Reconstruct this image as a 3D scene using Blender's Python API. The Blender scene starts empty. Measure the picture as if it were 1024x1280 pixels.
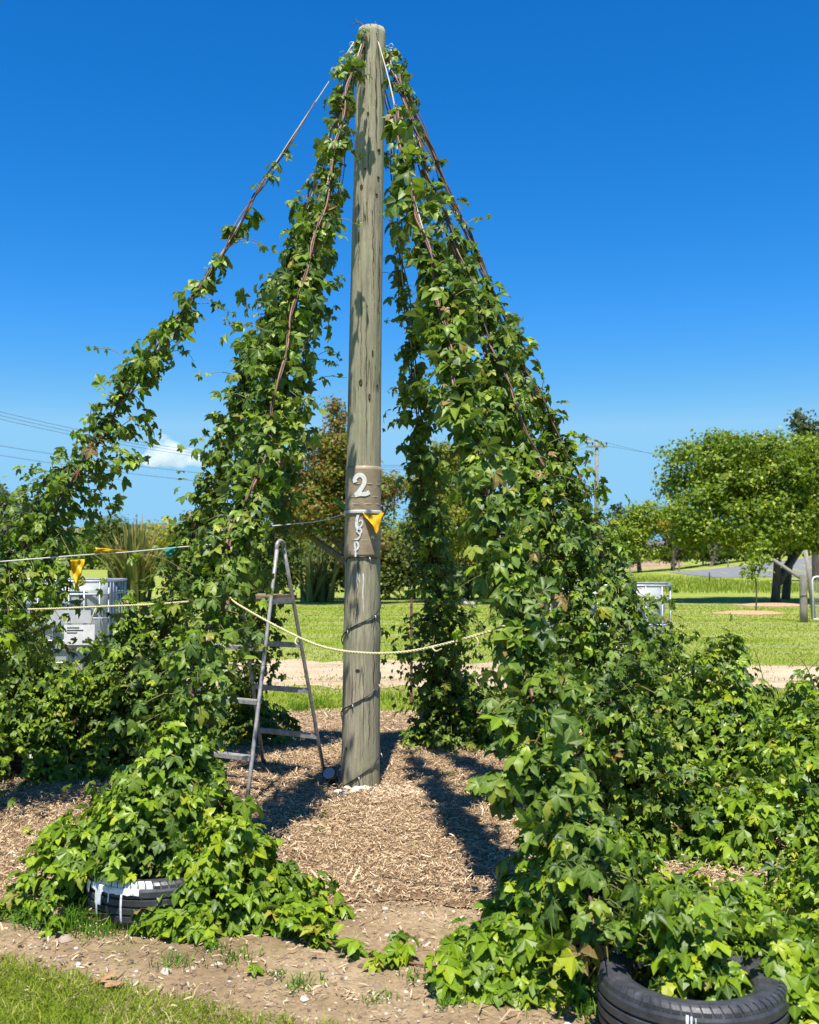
import bpy, math, random
import numpy as np
from mathutils import Vector, Matrix

random.seed(7)
RNG = np.random.default_rng(11)
R = math.radians
scene = bpy.context.scene
col = scene.collection

# ------------------------------------------------------------------ camera
EYE = 1.6
PITCH = 2.45
FPX = 1285.0                      # focal length in photo pixels (photo 1024 x 1280)
cam_d = bpy.data.cameras.new('camera')
cam = bpy.data.objects.new('camera', cam_d)
col.objects.link(cam)
cam.location = (0, 0, EYE)
cam.rotation_euler = (R(90 + PITCH), 0, 0)
cam_d.sensor_fit = 'VERTICAL'
cam_d.sensor_height = 36.0
cam_d.sensor_width = 28.8
cam_d.lens = 36.0 * FPX / 1280.0
cam_d.clip_start = 0.05
cam_d.clip_end = 6000
cam_d.dof.use_dof = True
cam_d.dof.focus_distance = 6.2
cam_d.dof.aperture_fstop = 4.5
scene.camera = cam

# ------------------------------------------------------------------ sky and sun
SUN_EL = 69.0
SUN_TO = Vector((0.06, 1.0, 0)).normalized()     # horizontal direction the light travels
world = bpy.data.worlds.new('World')
scene.world = world
world.use_nodes = True
wn, wl = world.node_tree.nodes, world.node_tree.links
wn.clear()
w_out = wn.new('ShaderNodeOutputWorld')
w_bg = wn.new('ShaderNodeBackground')
w_sky = wn.new('ShaderNodeTexSky')
w_sky.sky_type = 'NISHITA'
w_sky.sun_disc = False
w_sky.sun_elevation = R(SUN_EL)
# azimuth of the sun itself (opposite to the light's travel), clockwise from +Y
w_sky.sun_rotation = math.atan2(-SUN_TO.x, -SUN_TO.y)
w_sky.altitude = 50
w_sky.air_density = 1.0
w_sky.dust_density = 0.1
w_sky.ozone_density = 3.0
w_hsv = wn.new('ShaderNodeHueSaturation')
w_hsv.inputs['Saturation'].default_value = 1.16
w_hsv.inputs['Value'].default_value = 1.0
w_tint = wn.new('ShaderNodeMix'); w_tint.data_type = 'RGBA'; w_tint.blend_type = 'MULTIPLY'
w_tint.inputs[0].default_value = 1.0
w_tint.inputs[7].default_value = (0.86, 1.07, 1.42, 1)      # clear southern air: deeper blue all over
wl.new(w_sky.outputs[0], w_tint.inputs[6])
wl.new(w_tint.outputs[2], w_hsv.inputs['Color'])
w_sep = wn.new('ShaderNodeSeparateColor'); w_com = wn.new('ShaderNodeCombineColor')
wl.new(w_hsv.outputs[0], w_sep.inputs[0])
def w_curve(i, ref, gamma, out_, cap):      # colour grading of the whole sky, by its own brightness
    d = wn.new('ShaderNodeMath'); d.operation = 'DIVIDE'; d.inputs[1].default_value = ref
    p = wn.new('ShaderNodeMath'); p.operation = 'POWER'; p.inputs[1].default_value = gamma
    m = wn.new('ShaderNodeMath'); m.operation = 'MULTIPLY'; m.inputs[1].default_value = out_
    c = wn.new('ShaderNodeMath'); c.operation = 'MINIMUM'; c.inputs[1].default_value = cap
    wl.new(w_sep.outputs[i], d.inputs[0]); wl.new(d.outputs[0], p.inputs[0]); wl.new(p.outputs[0], m.inputs[0])
    wl.new(m.outputs[0], c.inputs[0]); wl.new(c.outputs[0], w_com.inputs[i])
w_curve(0, 1.14, 1.9, .92, 2.3); w_curve(1, 4.04, 1.12, 4.15, 5.0); w_curve(2, 7.0, 1.0, 7.0, 7.6)
wl.new(w_com.outputs[0], w_bg.inputs[0])
w_bg.inputs[1].default_value = 0.072
wl.new(w_bg.outputs[0], w_out.inputs[0])

sun_d = bpy.data.lights.new('sun', 'SUN')
sun = bpy.data.objects.new('sun', sun_d)
col.objects.link(sun)
sun_d.energy = 5.0
sun_d.angle = R(0.5)
sun_d.color = (1.0, 0.945, 0.85)
travel = Vector((SUN_TO.x * math.cos(R(SUN_EL)), SUN_TO.y * math.cos(R(SUN_EL)), -math.sin(R(SUN_EL))))
sun.rotation_euler = travel.to_track_quat('-Z', 'Y').to_euler()
sun.location = (-3, -8, 20)

scene.view_settings.view_transform = 'Standard'
scene.view_settings.look = 'None'
scene.view_settings.exposure = 0.8
scene.view_settings.gamma = 1.0
scene.view_settings.use_curve_mapping = False
scene.cycles.max_bounces = 8
scene.cycles.transparent_max_bounces = 8
scene.cycles.volume_bounces = 4
scene.cycles.use_denoising = True

# ------------------------------------------------------------------ pixel helpers
_cp, _sp = math.cos(R(PITCH)), math.sin(R(PITCH))
def ray(px, py):
    x = (px - 512.0) / FPX; y = (640.0 - py) / FPX
    return np.array([x, _cp - y * _sp, _sp + y * _cp])
def at(px, py, depth):            # point at world depth Y along a pixel's ray
    d = ray(px, py)
    return np.array([0, 0, EYE]) + d * (depth / d[1])
def gr(px, py, z=0.0):            # point where a pixel's ray meets the ground
    d = ray(px, py)
    return np.array([0, 0, EYE]) + d * ((z - EYE) / d[2])

# ------------------------------------------------------------------ object helpers
def tag(o, label=None, cat=None, group=None, kind=None):
    if label: o['label'] = label
    if cat: o['category'] = cat
    if group: o['group'] = group
    if kind: o['kind'] = kind
    return o
def empty(name, loc=(0, 0, 0)):
    o = bpy.data.objects.new(name, None)
    o.empty_display_size = 0.1
    o.location = loc
    col.objects.link(o)
    return o
WLOC = {}
def world_loc(o):
    v = Vector((0, 0, 0))
    while o is not None:
        v += o.location
        o = o.parent
    return np.array(v)

class MB:
    """collects shapes in world space; build() links them as one mesh object"""
    def __init__(s):
        s.v = []; s.f = []; s.n = 0
    def add(s, verts, faces):
        verts = np.asarray(verts, float).reshape(-1, 3)
        s.v.append(verts)
        n = s.n
        s.f += [tuple(i + n for i in f) for f in faces]
        s.n += len(verts)
        return s
    def box(s, c, size, rot=None):
        c = np.asarray(c, float); h = np.asarray(size, float) / 2
        v = np.array([[x, y, z] for x in (-1, 1) for y in (-1, 1) for z in (-1, 1)], float) * h
        if rot is not None: v = v @ np.asarray(rot).T
        s.add(v + c, [(0, 1, 3, 2), (4, 6, 7, 5), (0, 4, 5, 1), (2, 3, 7, 6), (0, 2, 6, 4), (1, 5, 7, 3)])
        return s
    def tube(s, pts, rad, seg=6, cap=True, closed=False):
        pts = np.asarray(pts, float)
        n = len(pts)
        rad = np.broadcast_to(np.asarray(rad, float), (n,))
        if closed:
            tan = np.roll(pts, -1, 0) - np.roll(pts, 1, 0)
        else:
            tan = np.gradient(pts, axis=0)
        tan /= (np.linalg.norm(tan, axis=1, keepdims=True) + 1e-12)
        up = np.array([0, 0, 1.0]) if abs(tan[0][2]) < .9 else np.array([0, 1.0, 0])
        a = np.cross(tan[0], up); a /= np.linalg.norm(a)
        ang = np.arange(seg) * 2 * math.pi / seg
        vs = []
        for i in range(n):
            a = a - tan[i] * np.dot(a, tan[i]); a /= (np.linalg.norm(a) + 1e-12)
            b = np.cross(tan[i], a)
            vs.append(pts[i] + rad[i] * (np.cos(ang)[:, None] * a + np.sin(ang)[:, None] * b))
        fs = []
        m = n if closed else n - 1
        for i in range(m):
            j = (i + 1) % n
            for k in range(seg):
                k2 = (k + 1) % seg
                fs.append((i * seg + k, i * seg + k2, j * seg + k2, j * seg + k))
        if cap and not closed:
            fs.append(tuple(range(seg))[::-1]); fs.append(tuple((n - 1) * seg + k for k in range(seg)))
        s.add(np.concatenate(vs), fs)
        return s
    def bar(s, a, b, w, h, up=(0, 0, 1)):
        a = np.asarray(a, float); b = np.asarray(b, float)
        t = b - a; L = np.linalg.norm(t); t /= L
        up = np.asarray(up, float)
        if abs(np.dot(up, t)) > .97: up = np.array([0, 1.0, 0])
        x = np.cross(t, up); x /= np.linalg.norm(x)
        y = np.cross(x, t)
        s.box((a + b) / 2, (w, L, h), np.stack([x, t, y], 1))
        return s
    def lathe(s, prof, c=(0, 0, 0), seg=32, closed=False):
        c = np.asarray(c, float)
        n = len(prof); ang = np.arange(seg) * 2 * math.pi / seg
        v = np.array([[r * math.cos(a), r * math.sin(a), z] for (r, z) in prof for a in ang]) + c
        f = []
        for i in range(n if closed else n - 1):
            j = (i + 1) % n
            for k in range(seg):
                k2 = (k + 1) % seg
                f.append((i * seg + k, i * seg + k2, j * seg + k2, j * seg + k))
        s.add(v, f)
        return s
    def build(s, name, mat, parent=None, smooth=False, kind=None):
        v = np.concatenate(s.v) if s.v else np.zeros((0, 3))
        if parent is not None: v = v - world_loc(parent)
        me = bpy.data.meshes.new(name)
        me.from_pydata(v.tolist(), [], s.f)
        me.update()
        if smooth: me.polygons.foreach_set('use_smooth', [True] * len(me.polygons))
        o = bpy.data.objects.new(name, me)
        if mat is not None: me.materials.append(mat)
        col.objects.link(o)
        if parent is not None: o.parent = parent
        if kind: o['kind'] = kind
        return o

def mesh_np(name, verts, tris, mats, parent=None, mat_idx=None, rnd=None, vein=None, smooth=False, kind=None, per=3):
    """fast mesh of same-sized polygons from numpy arrays"""
    verts = np.asarray(verts, np.float64).reshape(-1, 3)
    tris = np.asarray(tris, np.int32).reshape(-1, per)
    if parent is not None: verts = verts - world_loc(parent)
    me = bpy.data.meshes.new(name)
    me.vertices.add(len(verts)); me.vertices.foreach_set('co', verts.astype(np.float32).ravel())
    nf = len(tris)
    me.loops.add(nf * per); me.loops.foreach_set('vertex_index', tris.ravel())
    me.polygons.add(nf)
    me.polygons.foreach_set('loop_start', np.arange(0, nf * per, per, dtype=np.int32))
    me.polygons.foreach_set('loop_total', np.full(nf, per, np.int32))
    for m in (mats if isinstance(mats, (list, tuple)) else [mats]): me.materials.append(m)
    if mat_idx is not None: me.polygons.foreach_set('material_index', np.asarray(mat_idx, np.int32))
    if smooth: me.polygons.foreach_set('use_smooth', np.ones(nf, bool))
    me.update(calc_edges=True)
    if rnd is not None:
        a = me.attributes.new('rnd', 'FLOAT', 'FACE'); a.data.foreach_set('value', np.asarray(rnd, np.float32))
    if vein is not None:
        a = me.attributes.new('vein', 'FLOAT', 'POINT'); a.data.foreach_set('value', np.asarray(vein, np.float32))
    o = bpy.data.objects.new(name, me)
    col.objects.link(o)
    if parent is not None: o.parent = parent
    if kind: o['kind'] = kind
    return o

def smoothnoise(x, y, seed=0, octaves=3):
    """cheap value noise made of sines, vectorised"""
    r = np.random.default_rng(seed)
    out = 0; amp = 1; tot = 0; fr = 1.0
    for _ in range(octaves):
        for _k in range(3):
            a = r.uniform(0, 6.28); p = r.uniform(0, 6.28); k = fr * r.uniform(.7, 1.4)
            out = out + amp * np.sin((x * math.cos(a) + y * math.sin(a)) * k * 6.28 + p)
            tot += amp
        fr *= 2.1; amp *= .55
    return out / tot * 1.6

# ------------------------------------------------------------------ materials
def new_mat(name):
    m = bpy.data.materials.new(name); m.use_nodes = True
    n = m.node_tree.nodes; l = m.node_tree.links
    n.clear()
    out = n.new('ShaderNodeOutputMaterial')
    return m, n, l, out
def ramp(n, l, fac, stops, interp='LINEAR'):
    r = n.new('ShaderNodeValToRGB')
    r.color_ramp.interpolation = interp
    e = r.color_ramp.elements
    while len(e) > 1: e.remove(e[-1])
    e[0].position = stops[0][0]; e[0].color = (*stops[0][1], 1)
    for p, c in stops[1:]:
        k = e.new(p); k.color = (*c, 1)
    if fac is not None: l.new(fac, r.inputs[0])
    return r.outputs[0]
def noise(n, l, scale, detail=4, rough=.55, vec=None, dist=0):
    t = n.new('ShaderNodeTexNoise'); t.inputs['Scale'].default_value = scale
    t.inputs['Detail'].default_value = detail; t.inputs['Roughness'].default_value = rough
    t.inputs['Distortion'].default_value = dist
    if vec is not None: l.new(vec, t.inputs['Vector'])
    return t.outputs[0]
def coords(n, l, scale=(1, 1, 1), kind='Object'):
    tc = n.new('ShaderNodeTexCoord')
    mp = n.new('ShaderNodeMapping'); mp.inputs['Scale'].default_value = scale
    l.new(tc.outputs[kind], mp.inputs[0])
    return mp.outputs[0]
def mix(n, l, fac, a, b, mode='MIX'):
    m = n.new('ShaderNodeMix'); m.data_type = 'RGBA'; m.blend_type = mode
    if isinstance(fac, (int, float)): m.inputs[0].default_value = fac
    else: l.new(fac, m.inputs[0])
    for k, v in ((6, a), (7, b)):
        if isinstance(v, tuple): m.inputs[k].default_value = (*v, 1)
        else: l.new(v, m.inputs[k])
    return m.outputs[2]
def mth(n, l, op, a, b=None, clamp=False):
    m = n.new('ShaderNodeMath'); m.operation = op; m.use_clamp = clamp
    for k, v in ((0, a), (1, b)):
        if v is None: continue
        if isinstance(v, (int, float)): m.inputs[k].default_value = v
        else: l.new(v, m.inputs[k])
    return m.outputs[0]
def bump(n, l, h, strength=.5, dist=.01, prev=None):
    b = n.new('ShaderNodeBump'); b.inputs['Strength'].default_value = strength
    b.inputs['Distance'].default_value = dist
    l.new(h, b.inputs['Height'])
    if prev is not None: l.new(prev, b.inputs['Normal'])
    return b.outputs[0]
def princ(n, l, out, color, rough=.6, normal=None, metal=0, spec=.5):
    p = n.new('ShaderNodeBsdfPrincipled')
    if isinstance(color, tuple): p.inputs['Base Color'].default_value = (*color, 1)
    else: l.new(color, p.inputs['Base Color'])
    if isinstance(rough, (int, float)): p.inputs['Roughness'].default_value = rough
    else: l.new(rough, p.inputs['Roughness'])
    p.inputs['Metallic'].default_value = metal
    p.inputs['Specular IOR Level'].default_value = spec
    if normal is not None: l.new(normal, p.inputs['Normal'])
    if out is not None: l.new(p.outputs[0], out.inputs[0])
    return p
def simple(name, c1, c2=None, scale=20, rough=.6, metal=0, bstr=.2, stretch=(1, 1, 1), spec=.5):
    m, n, l, out = new_mat(name)
    v = coords(n, l, stretch)
    nz = noise(n, l, scale, 5, .6, v)
    c2 = c2 or tuple(x * .75 for x in c1)
    princ(n, l, out, ramp(n, l, nz, [(.3, c2), (.7, c1)]), rough, bump(n, l, nz, bstr, .004), metal, spec)
    return m

def leaf_mat(name, stops, under, trans, rough=.42, tmix=.3, veincol=None, spec=.3):
    """leaf: per-leaf colour from object random + face attribute, pale underside, light passing through"""
    m, n, l, out = new_mat(name)
    oi = n.new('ShaderNodeObjectInfo')
    at_ = n.new('ShaderNodeAttribute'); at_.attribute_name = 'rnd'
    v = mth(n, l, 'FRACT', mth(n, l, 'ADD', oi.outputs['Random'], at_.outputs['Fac']))
    c = ramp(n, l, v, stops)
    tc = n.new('ShaderNodeTexCoord')
    mot = noise(n, l, 25, 3, .6, tc.outputs['Object'])
    c = mix(n, l, mth(n, l, 'MULTIPLY', mot, .5), c, mix(n, l, 1.0, c, (.6, .62, .5), 'MULTIPLY'))
    if veincol:
        av = n.new('ShaderNodeAttribute'); av.attribute_name = 'vein'
        vf = mth(n, l, 'POWER', av.outputs['Fac'], 7)
        c = mix(n, l, mth(n, l, 'MULTIPLY', vf, .55), c, veincol)
    geo = n.new('ShaderNodeNewGeometry')
    c = mix(n, l, mth(n, l, 'MULTIPLY', geo.outputs['Backfacing'], .6), c, under)
    p = princ(n, l, None, c, rough, None, 0, spec)
    t = n.new('ShaderNodeBsdfTranslucent')
    tcx = mix(n, l, .6, trans, mix(n, l, 1.0, c, (1.9, 1.9, 1.2), 'MULTIPLY'))
    l.new(tcx, t.inputs[0])
    ms = n.new('ShaderNodeMixShader'); ms.inputs[0].default_value = tmix
    l.new(p.outputs[0], ms.inputs[1]); l.new(t.outputs[0], ms.inputs[2])
    l.new(ms.outputs[0], out.inputs[0])
    return m

M = {}
M['hop_old'] = leaf_mat('hop_leaf_mature', [(0, (.042, .085, .012)), (.35, (.078, .140, .015)), (.65, (.125, .20, .018)), (.86, (.19, .27, .022)), (.965, (.24, .26, .03)), (.985, (.27, .18, .06)), (1, (.22, .13, .05))],
                        (.12, .165, .06), (.20, .32, .015), .46, .20, (.2, .27, .08))
M['hop_young'] = leaf_mat('hop_leaf_young', [(0, (.08, .15, .010)), (.3, (.135, .235, .011)), (.65, (.205, .32, .013)), (.9, (.30, .40, .016)), (.985, (.39, .41, .02)), (1, (.33, .25, .06))],
                          (.15, .22, .06), (.27, .40, .012), .40, .26, (.27, .35, .06))
M['stem'] = simple('hop_stem_red_brown', (.26, .12, .07), (.12, .05, .035), 40, .55, stretch=(1, 1, .3))
M['stem_green'] = simple('hop_shoot_green', (.14, .17, .04), (.16, .09, .04), 8, .5)
M['stem_dark'] = simple('hop_stem_dark', (.12, .07, .045), (.05, .03, .02), 40, .6)
M['twine'] = simple('pale_twine', (.62, .56, .44), (.38, .32, .24), 120, .85, bstr=.6)
M['rope'] = simple('yellowed_rope', (.66, .60, .36), (.45, .39, .2), 90, .85, bstr=.7)
M['alu'] = simple('weathered_aluminium', (.42, .405, .39), (.20, .19, .18), 26, .5, .3, .2)
M['tray'] = simple('dirty_brown_tread', (.28, .20, .12), (.14, .1, .06), 25, .8)
M['black_plastic'] = simple('black_plastic', (.02, .02, .022), (.012, .012, .013), 30, .4)
M['bulb'] = simple('clear_white_bulb', (.5, .5, .48), (.36, .36, .35), 30, .3)
M['white_stone'] = simple('white_stone', (.72, .68, .58), (.5, .45, .36), 30, .8, bstr=.5)
M['pebble'] = simple('pale_pebble', (.55, .48, .38), (.3, .25, .19), 15, .85)
M['galv'] = simple('galvanised_steel', (.42, .45, .47), (.27, .29, .31), 30, .45, .6)
M['wire'] = simple('grey_wire', (.22, .24, .23), (.13, .14, .14), 30, .6, .2)
M['tank'] = None
M['paint_white'] = simple('white_paint', (.80, .80, .78), (.62, .61, .58), 60, .6, bstr=.35)
M['power_wire'] = simple('power_wire', (.06, .07, .08), (.04, .04, .05), 5, .6)
M['flag_yellow'] = None
def fabric(name, c, tr):
    m, n, l, out = new_mat(name)
    nz = noise(n, l, 60, 4, .6, coords(n, l))
    c2 = tuple(x * .8 for x in c)
    p = princ(n, l, None, ramp(n, l, nz, [(.3, c2), (.7, c)]), .45, bump(n, l, nz, .2, .002))
    t = n.new('ShaderNodeBsdfTranslucent'); t.inputs[0].default_value = (*tr, 1)
    ms = n.new('ShaderNodeMixShader'); ms.inputs[0].default_value = .3
    l.new(p.outputs[0], ms.inputs[1]); l.new(t.outputs[0], ms.inputs[2]); l.new(ms.outputs[0], out.inputs[0])
    return m
M['flag_yellow'] = fabric('yellow_flag_plastic', (.80, .50, .005), (.8, .5, .01))
M['flag_green'] = fabric('green_flag_plastic', (.05, .42, .12), (.05, .5, .1))
M['flag_teal'] = fabric('teal_flag_plastic', (.04, .30, .25), (.04, .4, .3))
M['flag_blue'] = fabric('blue_flag_plastic', (.02, .09, .35), (.02, .1, .4))
M['tank'] = fabric('milky_tank_plastic', (.50, .54, .52), (.55, .6, .57))
M['tape_white'] = fabric('white_tape', (.8, .8, .78), (.8, .8, .78))

def mat_timber(name, c_lo, c_mid, c_hi, green, fl=1.0):
    m, n, l, out = new_mat(name)
    v = coords(n, l, (1, 1, .055))
    grain = noise(n, l, 55, 8, .65, v, .4)
    v2 = coords(n, l, (1, 1, .35))
    blot = noise(n, l, 5.5, 5, .6, v2)
    v3 = coords(n, l, (1, 1, 1))
    speck = noise(n, l, 120, 3, .7, v3)
    c = ramp(n, l, grain, [(.25, c_lo), (.5, c_mid), (.75, c_hi)])
    c = mix(n, l, ramp(n, l, blot, [(.40, (0, 0, 0)), (.66, (1, 1, 1))]), c, mix(n, l, .75, c, green))
    c = mix(n, l, ramp(n, l, speck, [(.62, (0, 0, 0)), (.75, (.55, .55, .55))]), c, c_lo)
    vf = coords(n, l, (1, 1, .09))
    fleck = noise(n, l, 170, 6, .7, vf, .6)
    c = mix(n, l, ramp(n, l, fleck, [(.30, (.85, .85, .85)), (.46, (0, 0, 0))]), c, tuple(x * .7 for x in c_lo))
    wash = noise(n, l, 2.2, 6, .65, coords(n, l, (1, 1, .5)))
    c = mix(n, l, ramp(n, l, wash, [(.42, (0, 0, 0)), (.7, (.55, .55, .55))]), c, tuple(x * .62 for x in c_mid))
    # fine drying checks running up the grain
    vc = coords(n, l, (1, 1, .02))
    chk = noise(n, l, 38, 2, .5, vc, .2)
    chk_f = ramp(n, l, chk, [(.485, (0, 0, 0)), (.5, (1, 1, 1)), (.515, (0, 0, 0))])
    gate = ramp(n, l, noise(n, l, 3, 2, .5, v3), [(.5, (0, 0, 0)), (.6, (1, 1, 1))])
    chk_m = mix(n, l, 1.0, chk_f, gate, 'MULTIPLY')
    c = mix(n, l, chk_m, c, tuple(x * .25 for x in c_lo))
    b1 = bump(n, l, grain, .6, .008)
    b1 = bump(n, l, fleck, .5, .004, b1)
    b2 = bump(n, l, speck, .25, .003, b1)
    inv = n.new('ShaderNodeInvert'); l.new(chk_m, inv.inputs[1])
    b3 = bump(n, l, inv.outputs[0], .8, .006, b2)
    princ(n, l, out, c, .85, b3, 0, .25)
    return m
M['pole'] = mat_timber('weathered_treated_timber', (.115, .098, .07), (.345, .305, .215), (.53, .475, .35), (.32, .335, .215))
M['post'] = mat_timber('grey_fence_timber', (.10, .085, .065), (.27, .24, .19), (.42, .38, .31), (.27, .26, .2))
M['knot'] = simple('dark_knot', (.09, .06, .035), (.035, .025, .018), 40, .9)

def mat_card():
    m, n, l, out = new_mat('tan_packing_tape')
    v = coords(n, l)
    nz = noise(n, l, 14, 6, .6, v)
    vs = coords(n, l, (30, 30, 3))
    st = noise(n, l, 3, 4, .6, vs)
    c = ramp(n, l, nz, [(.3, (.27, .205, .135)), (.7, (.37, .295, .205))])
    c = mix(n, l, mth(n, l, 'MULTIPLY', st, .3), c, (.24, .18, .115))
    wr = noise(n, l, 26, 4, .6, v, 1.2)
    princ(n, l, out, c, .5, bump(n, l, wr, .35, .006), 0, .4)
    return m
M['card'] = mat_card()

def mat_tyre():
    m, n, l, out = new_mat('weathered_tyre_rubber')
    v = coords(n, l)
    nz = noise(n, l, 18, 6, .65, v)
    c = ramp(n, l, nz, [(.3, (.022, .023, .026)), (.6, (.045, .047, .053)), (.8, (.09, .09, .1))])
    princ(n, l, out, c, ramp(n, l, nz, [(.3, (.35,) * 3), (.7, (.6,) * 3)]), bump(n, l, noise(n, l, 90, 4, .6, v), .25, .003), 0, .5)
    return m
M['tyre'] = mat_tyre()

def mat_drips():
    m, n, l, out = new_mat('chipped_white_paint')
    v = coords(n, l)
    nz = noise(n, l, 45, 6, .7, v)
    c = ramp(n, l, nz, [(.36, (.35, .37, .42)), (.5, (.72, .74, .78))])
    princ(n, l, out, c, .55, bump(n, l, nz, .3, .003))
    return m
M['drip'] = mat_drips()

def mat_lawn():
    m, n, l, out = new_mat('mown_grass')
    v = coords(n, l)
    fine = noise(n, l, 42, 6, .75, v)
    v1 = coords(n, l, (.5, 1.6, 1))
    patch = noise(n, l, .8, 6, .62, v1)
    v2 = coords(n, l, (.06, 1.0, 1))
    stripe = noise(n, l, .75, 3, .5, v2)
    g = ramp(n, l, fine, [(.25, (.11, .16, .012)), (.5, (.20, .265, .02)), (.75, (.30, .36, .04))])
    d = ramp(n, l, fine, [(.25, (.17, .19, .04)), (.6, (.38, .38, .12)), (.8, (.50, .46, .2))])
    f = mth(n, l, 'ADD', mth(n, l, 'MULTIPLY', patch, .55), mth(n, l, 'MULTIPLY', stripe, .72))
    c = mix(n, l, ramp(n, l, f, [(.57, (0, 0, 0)), (.74, (.9, .9, .9))]), g, d)
    princ(n, l, out, c, .8, bump(n, l, fine, .8, .03), 0, .15)
    return m
M['lawn'] = mat_lawn()

def mat_mulch():
    m, n, l, out = new_mat('shredded_wood_mulch')
    cols = []
    v = coords(n, l)
    big = noise(n, l, 1.3, 5, .6, v)
    mid = noise(n, l, 30, 6, .7, coords(n, l, (1, .45, 1)), 1.0)
    mid2 = noise(n, l, 36, 6, .7, coords(n, l, (.4, 1, 1)), 1.3)
    f = mth(n, l, 'MAXIMUM', mid, mid2)
    c = ramp(n, l, f, [(.38, (.10, .062, .034)), (.52, (.27, .18, .10)), (.64, (.44, .32, .19)), (.76, (.60, .48, .32))])
    c = mix(n, l, mth(n, l, 'MULTIPLY', big, .45), c, (.26, .155, .085))
    b = bump(n, l, f, 1.0, .03)
    princ(n, l, out, c, .9, b, 0, .15)
    return m
M['mulch'] = mat_mulch()

def mat_soil():
    m, n, l, out = new_mat('dry_trodden_soil')
    v = coords(n, l)
    a = noise(n, l, 1.7, 7, .65, v)
    b_ = noise(n, l, 40, 6, .7, v)
    c = ramp(n, l, a, [(.3, (.19, .13, .072)), (.5, (.33, .235, .135)), (.7, (.44, .33, .20))])
    c = mix(n, l, ramp(n, l, b_, [(.3, (.7, .7, .7)), (.55, (0, 0, 0))]), c, (.12, .085, .055))
    mo = noise(n, l, 3.1, 6, .7, v)
    c = mix(n, l, ramp(n, l, mo, [(.55, (0, 0, 0)), (.68, (.6, .6, .6))]), c, (.17, .17, .055))
    vo = n.new('ShaderNodeTexVoronoi'); vo.inputs['Scale'].default_value = 34
    l.new(v, vo.inputs['Vector'])
    peb = ramp(n, l, vo.outputs['Distance'], [(.12, (1, 1, 1)), (.2, (0, 0, 0))])
    gate = ramp(n, l, noise(n, l, 9, 2, .5, v), [(.52, (0, 0, 0)), (.58, (1, 1, 1))])
    pf = mix(n, l, 1.0, peb, gate, 'MULTIPLY')
    c = mix(n, l, mth(n, l, 'MULTIPLY', pf, .7), c, (.46, .39, .31))
    bb = bump(n, l, b_, .8, .025)
    bb = bump(n, l, pf, .5, .01, bb)
    princ(n, l, out, c, .92, bb, 0, .1)
    return m
M['soil'] = mat_soil()

def mat_track():
    m, n, l, out = new_mat('dry_dirt_track')
    v = coords(n, l, (.35, 1, 1))
    a = noise(n, l, 1.8, 7, .65, v)
    f = noise(n, l, 30, 6, .7, v)
    c = ramp(n, l, a, [(.3, (.34, .25, .16)), (.55, (.52, .40, .27)), (.75, (.62, .5, .36))])
    c = mix(n, l, mth(n, l, 'MULTIPLY', f, .35), c, (.25, .17, .1))
    princ(n, l, out, c, .95, bump(n, l, f, .5, .02), 0, .1)
    return m
M['track'] = mat_track()
M['asphalt'] = simple('road_grey_seal', (.19, .19, .20), (.14, .14, .15), 3, .85)
M['bank'] = simple('dry_bank_earth', (.36, .25, .17), (.24, .16, .10), .6, .95)
M['hill'] = None
def mat_hill():
    m, n, l, out = new_mat('dry_hill_pasture')
    v = coords(n, l, (1, 1, 2))
    a = noise(n, l, .02, 6, .6, v)
    c = ramp(n, l, a, [(.42, (.035, .055, .035)), (.54, (.10, .10, .06)), (.66, (.20, .16, .11))])
    princ(n, l, out, c, .95)
    return m
M['hill'] = mat_hill()
M['bark'] = simple('grey_brown_bark', (.13, .10, .075), (.05, .04, .03), 12, .9, bstr=.8, stretch=(1, 1, .25))
M['bark_pale'] = simple('pale_bark', (.30, .26, .21), (.16, .13, .1), 12, .9, bstr=.6, stretch=(1, 1, .25))

def chip_mat():
    m, n, l, out = new_mat('wood_chip')
    a = n.new('ShaderNodeAttribute'); a.attribute_name = 'rnd'
    c = ramp(n, l, a.outputs['Fac'], [(0, (.11, .066, .037)), (.22, (.28, .18, .10)), (.5, (.46, .335, .20)), (.8, (.61, .48, .31)), (1, (.76, .65, .48))])
    princ(n, l, out, c, .85, None, 0, .2)
    return m
M['chip'] = chip_mat()
def blade_mat(name, stops, tr):
    m, n, l, out = new_mat(name)
    a = n.new('ShaderNodeAttribute'); a.attribute_name = 'rnd'
    c = ramp(n, l, a.outputs['Fac'], stops)
    p = princ(n, l, None, c, .75, None, 0, .12)
    t = n.new('ShaderNodeBsdfTranslucent'); l.new(mix(n, l, .5, c, tr), t.inputs[0])
    ms = n.new('ShaderNodeMixShader'); ms.inputs[0].default_value = .3
    l.new(p.outputs[0], ms.inputs[1]); l.new(t.outputs[0], ms.inputs[2]); l.new(ms.outputs[0], out.inputs[0])
    return m
M['blade'] = blade_mat('grass_blade', [(0, (.11, .165, .012)), (.45, (.20, .275, .02)), (.78, (.29, .345, .04)), (.93, (.42, .41, .11)), (1, (.58, .51, .26))], (.25, .4, .03))
M['weed'] = blade_mat('weed_blade', [(0, (.06, .14, .015)), (.6, (.12, .25, .02)), (1, (.2, .34, .03))], (.2, .38, .02))
M['flax'] = blade_mat('flax_blade', [(0, (.07, .10, .035)), (.35, (.16, .19, .06)), (.6, (.30, .30, .10)), (.8, (.48, .42, .13)), (1, (.26, .15, .07))], (.3, .32, .06))

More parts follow.
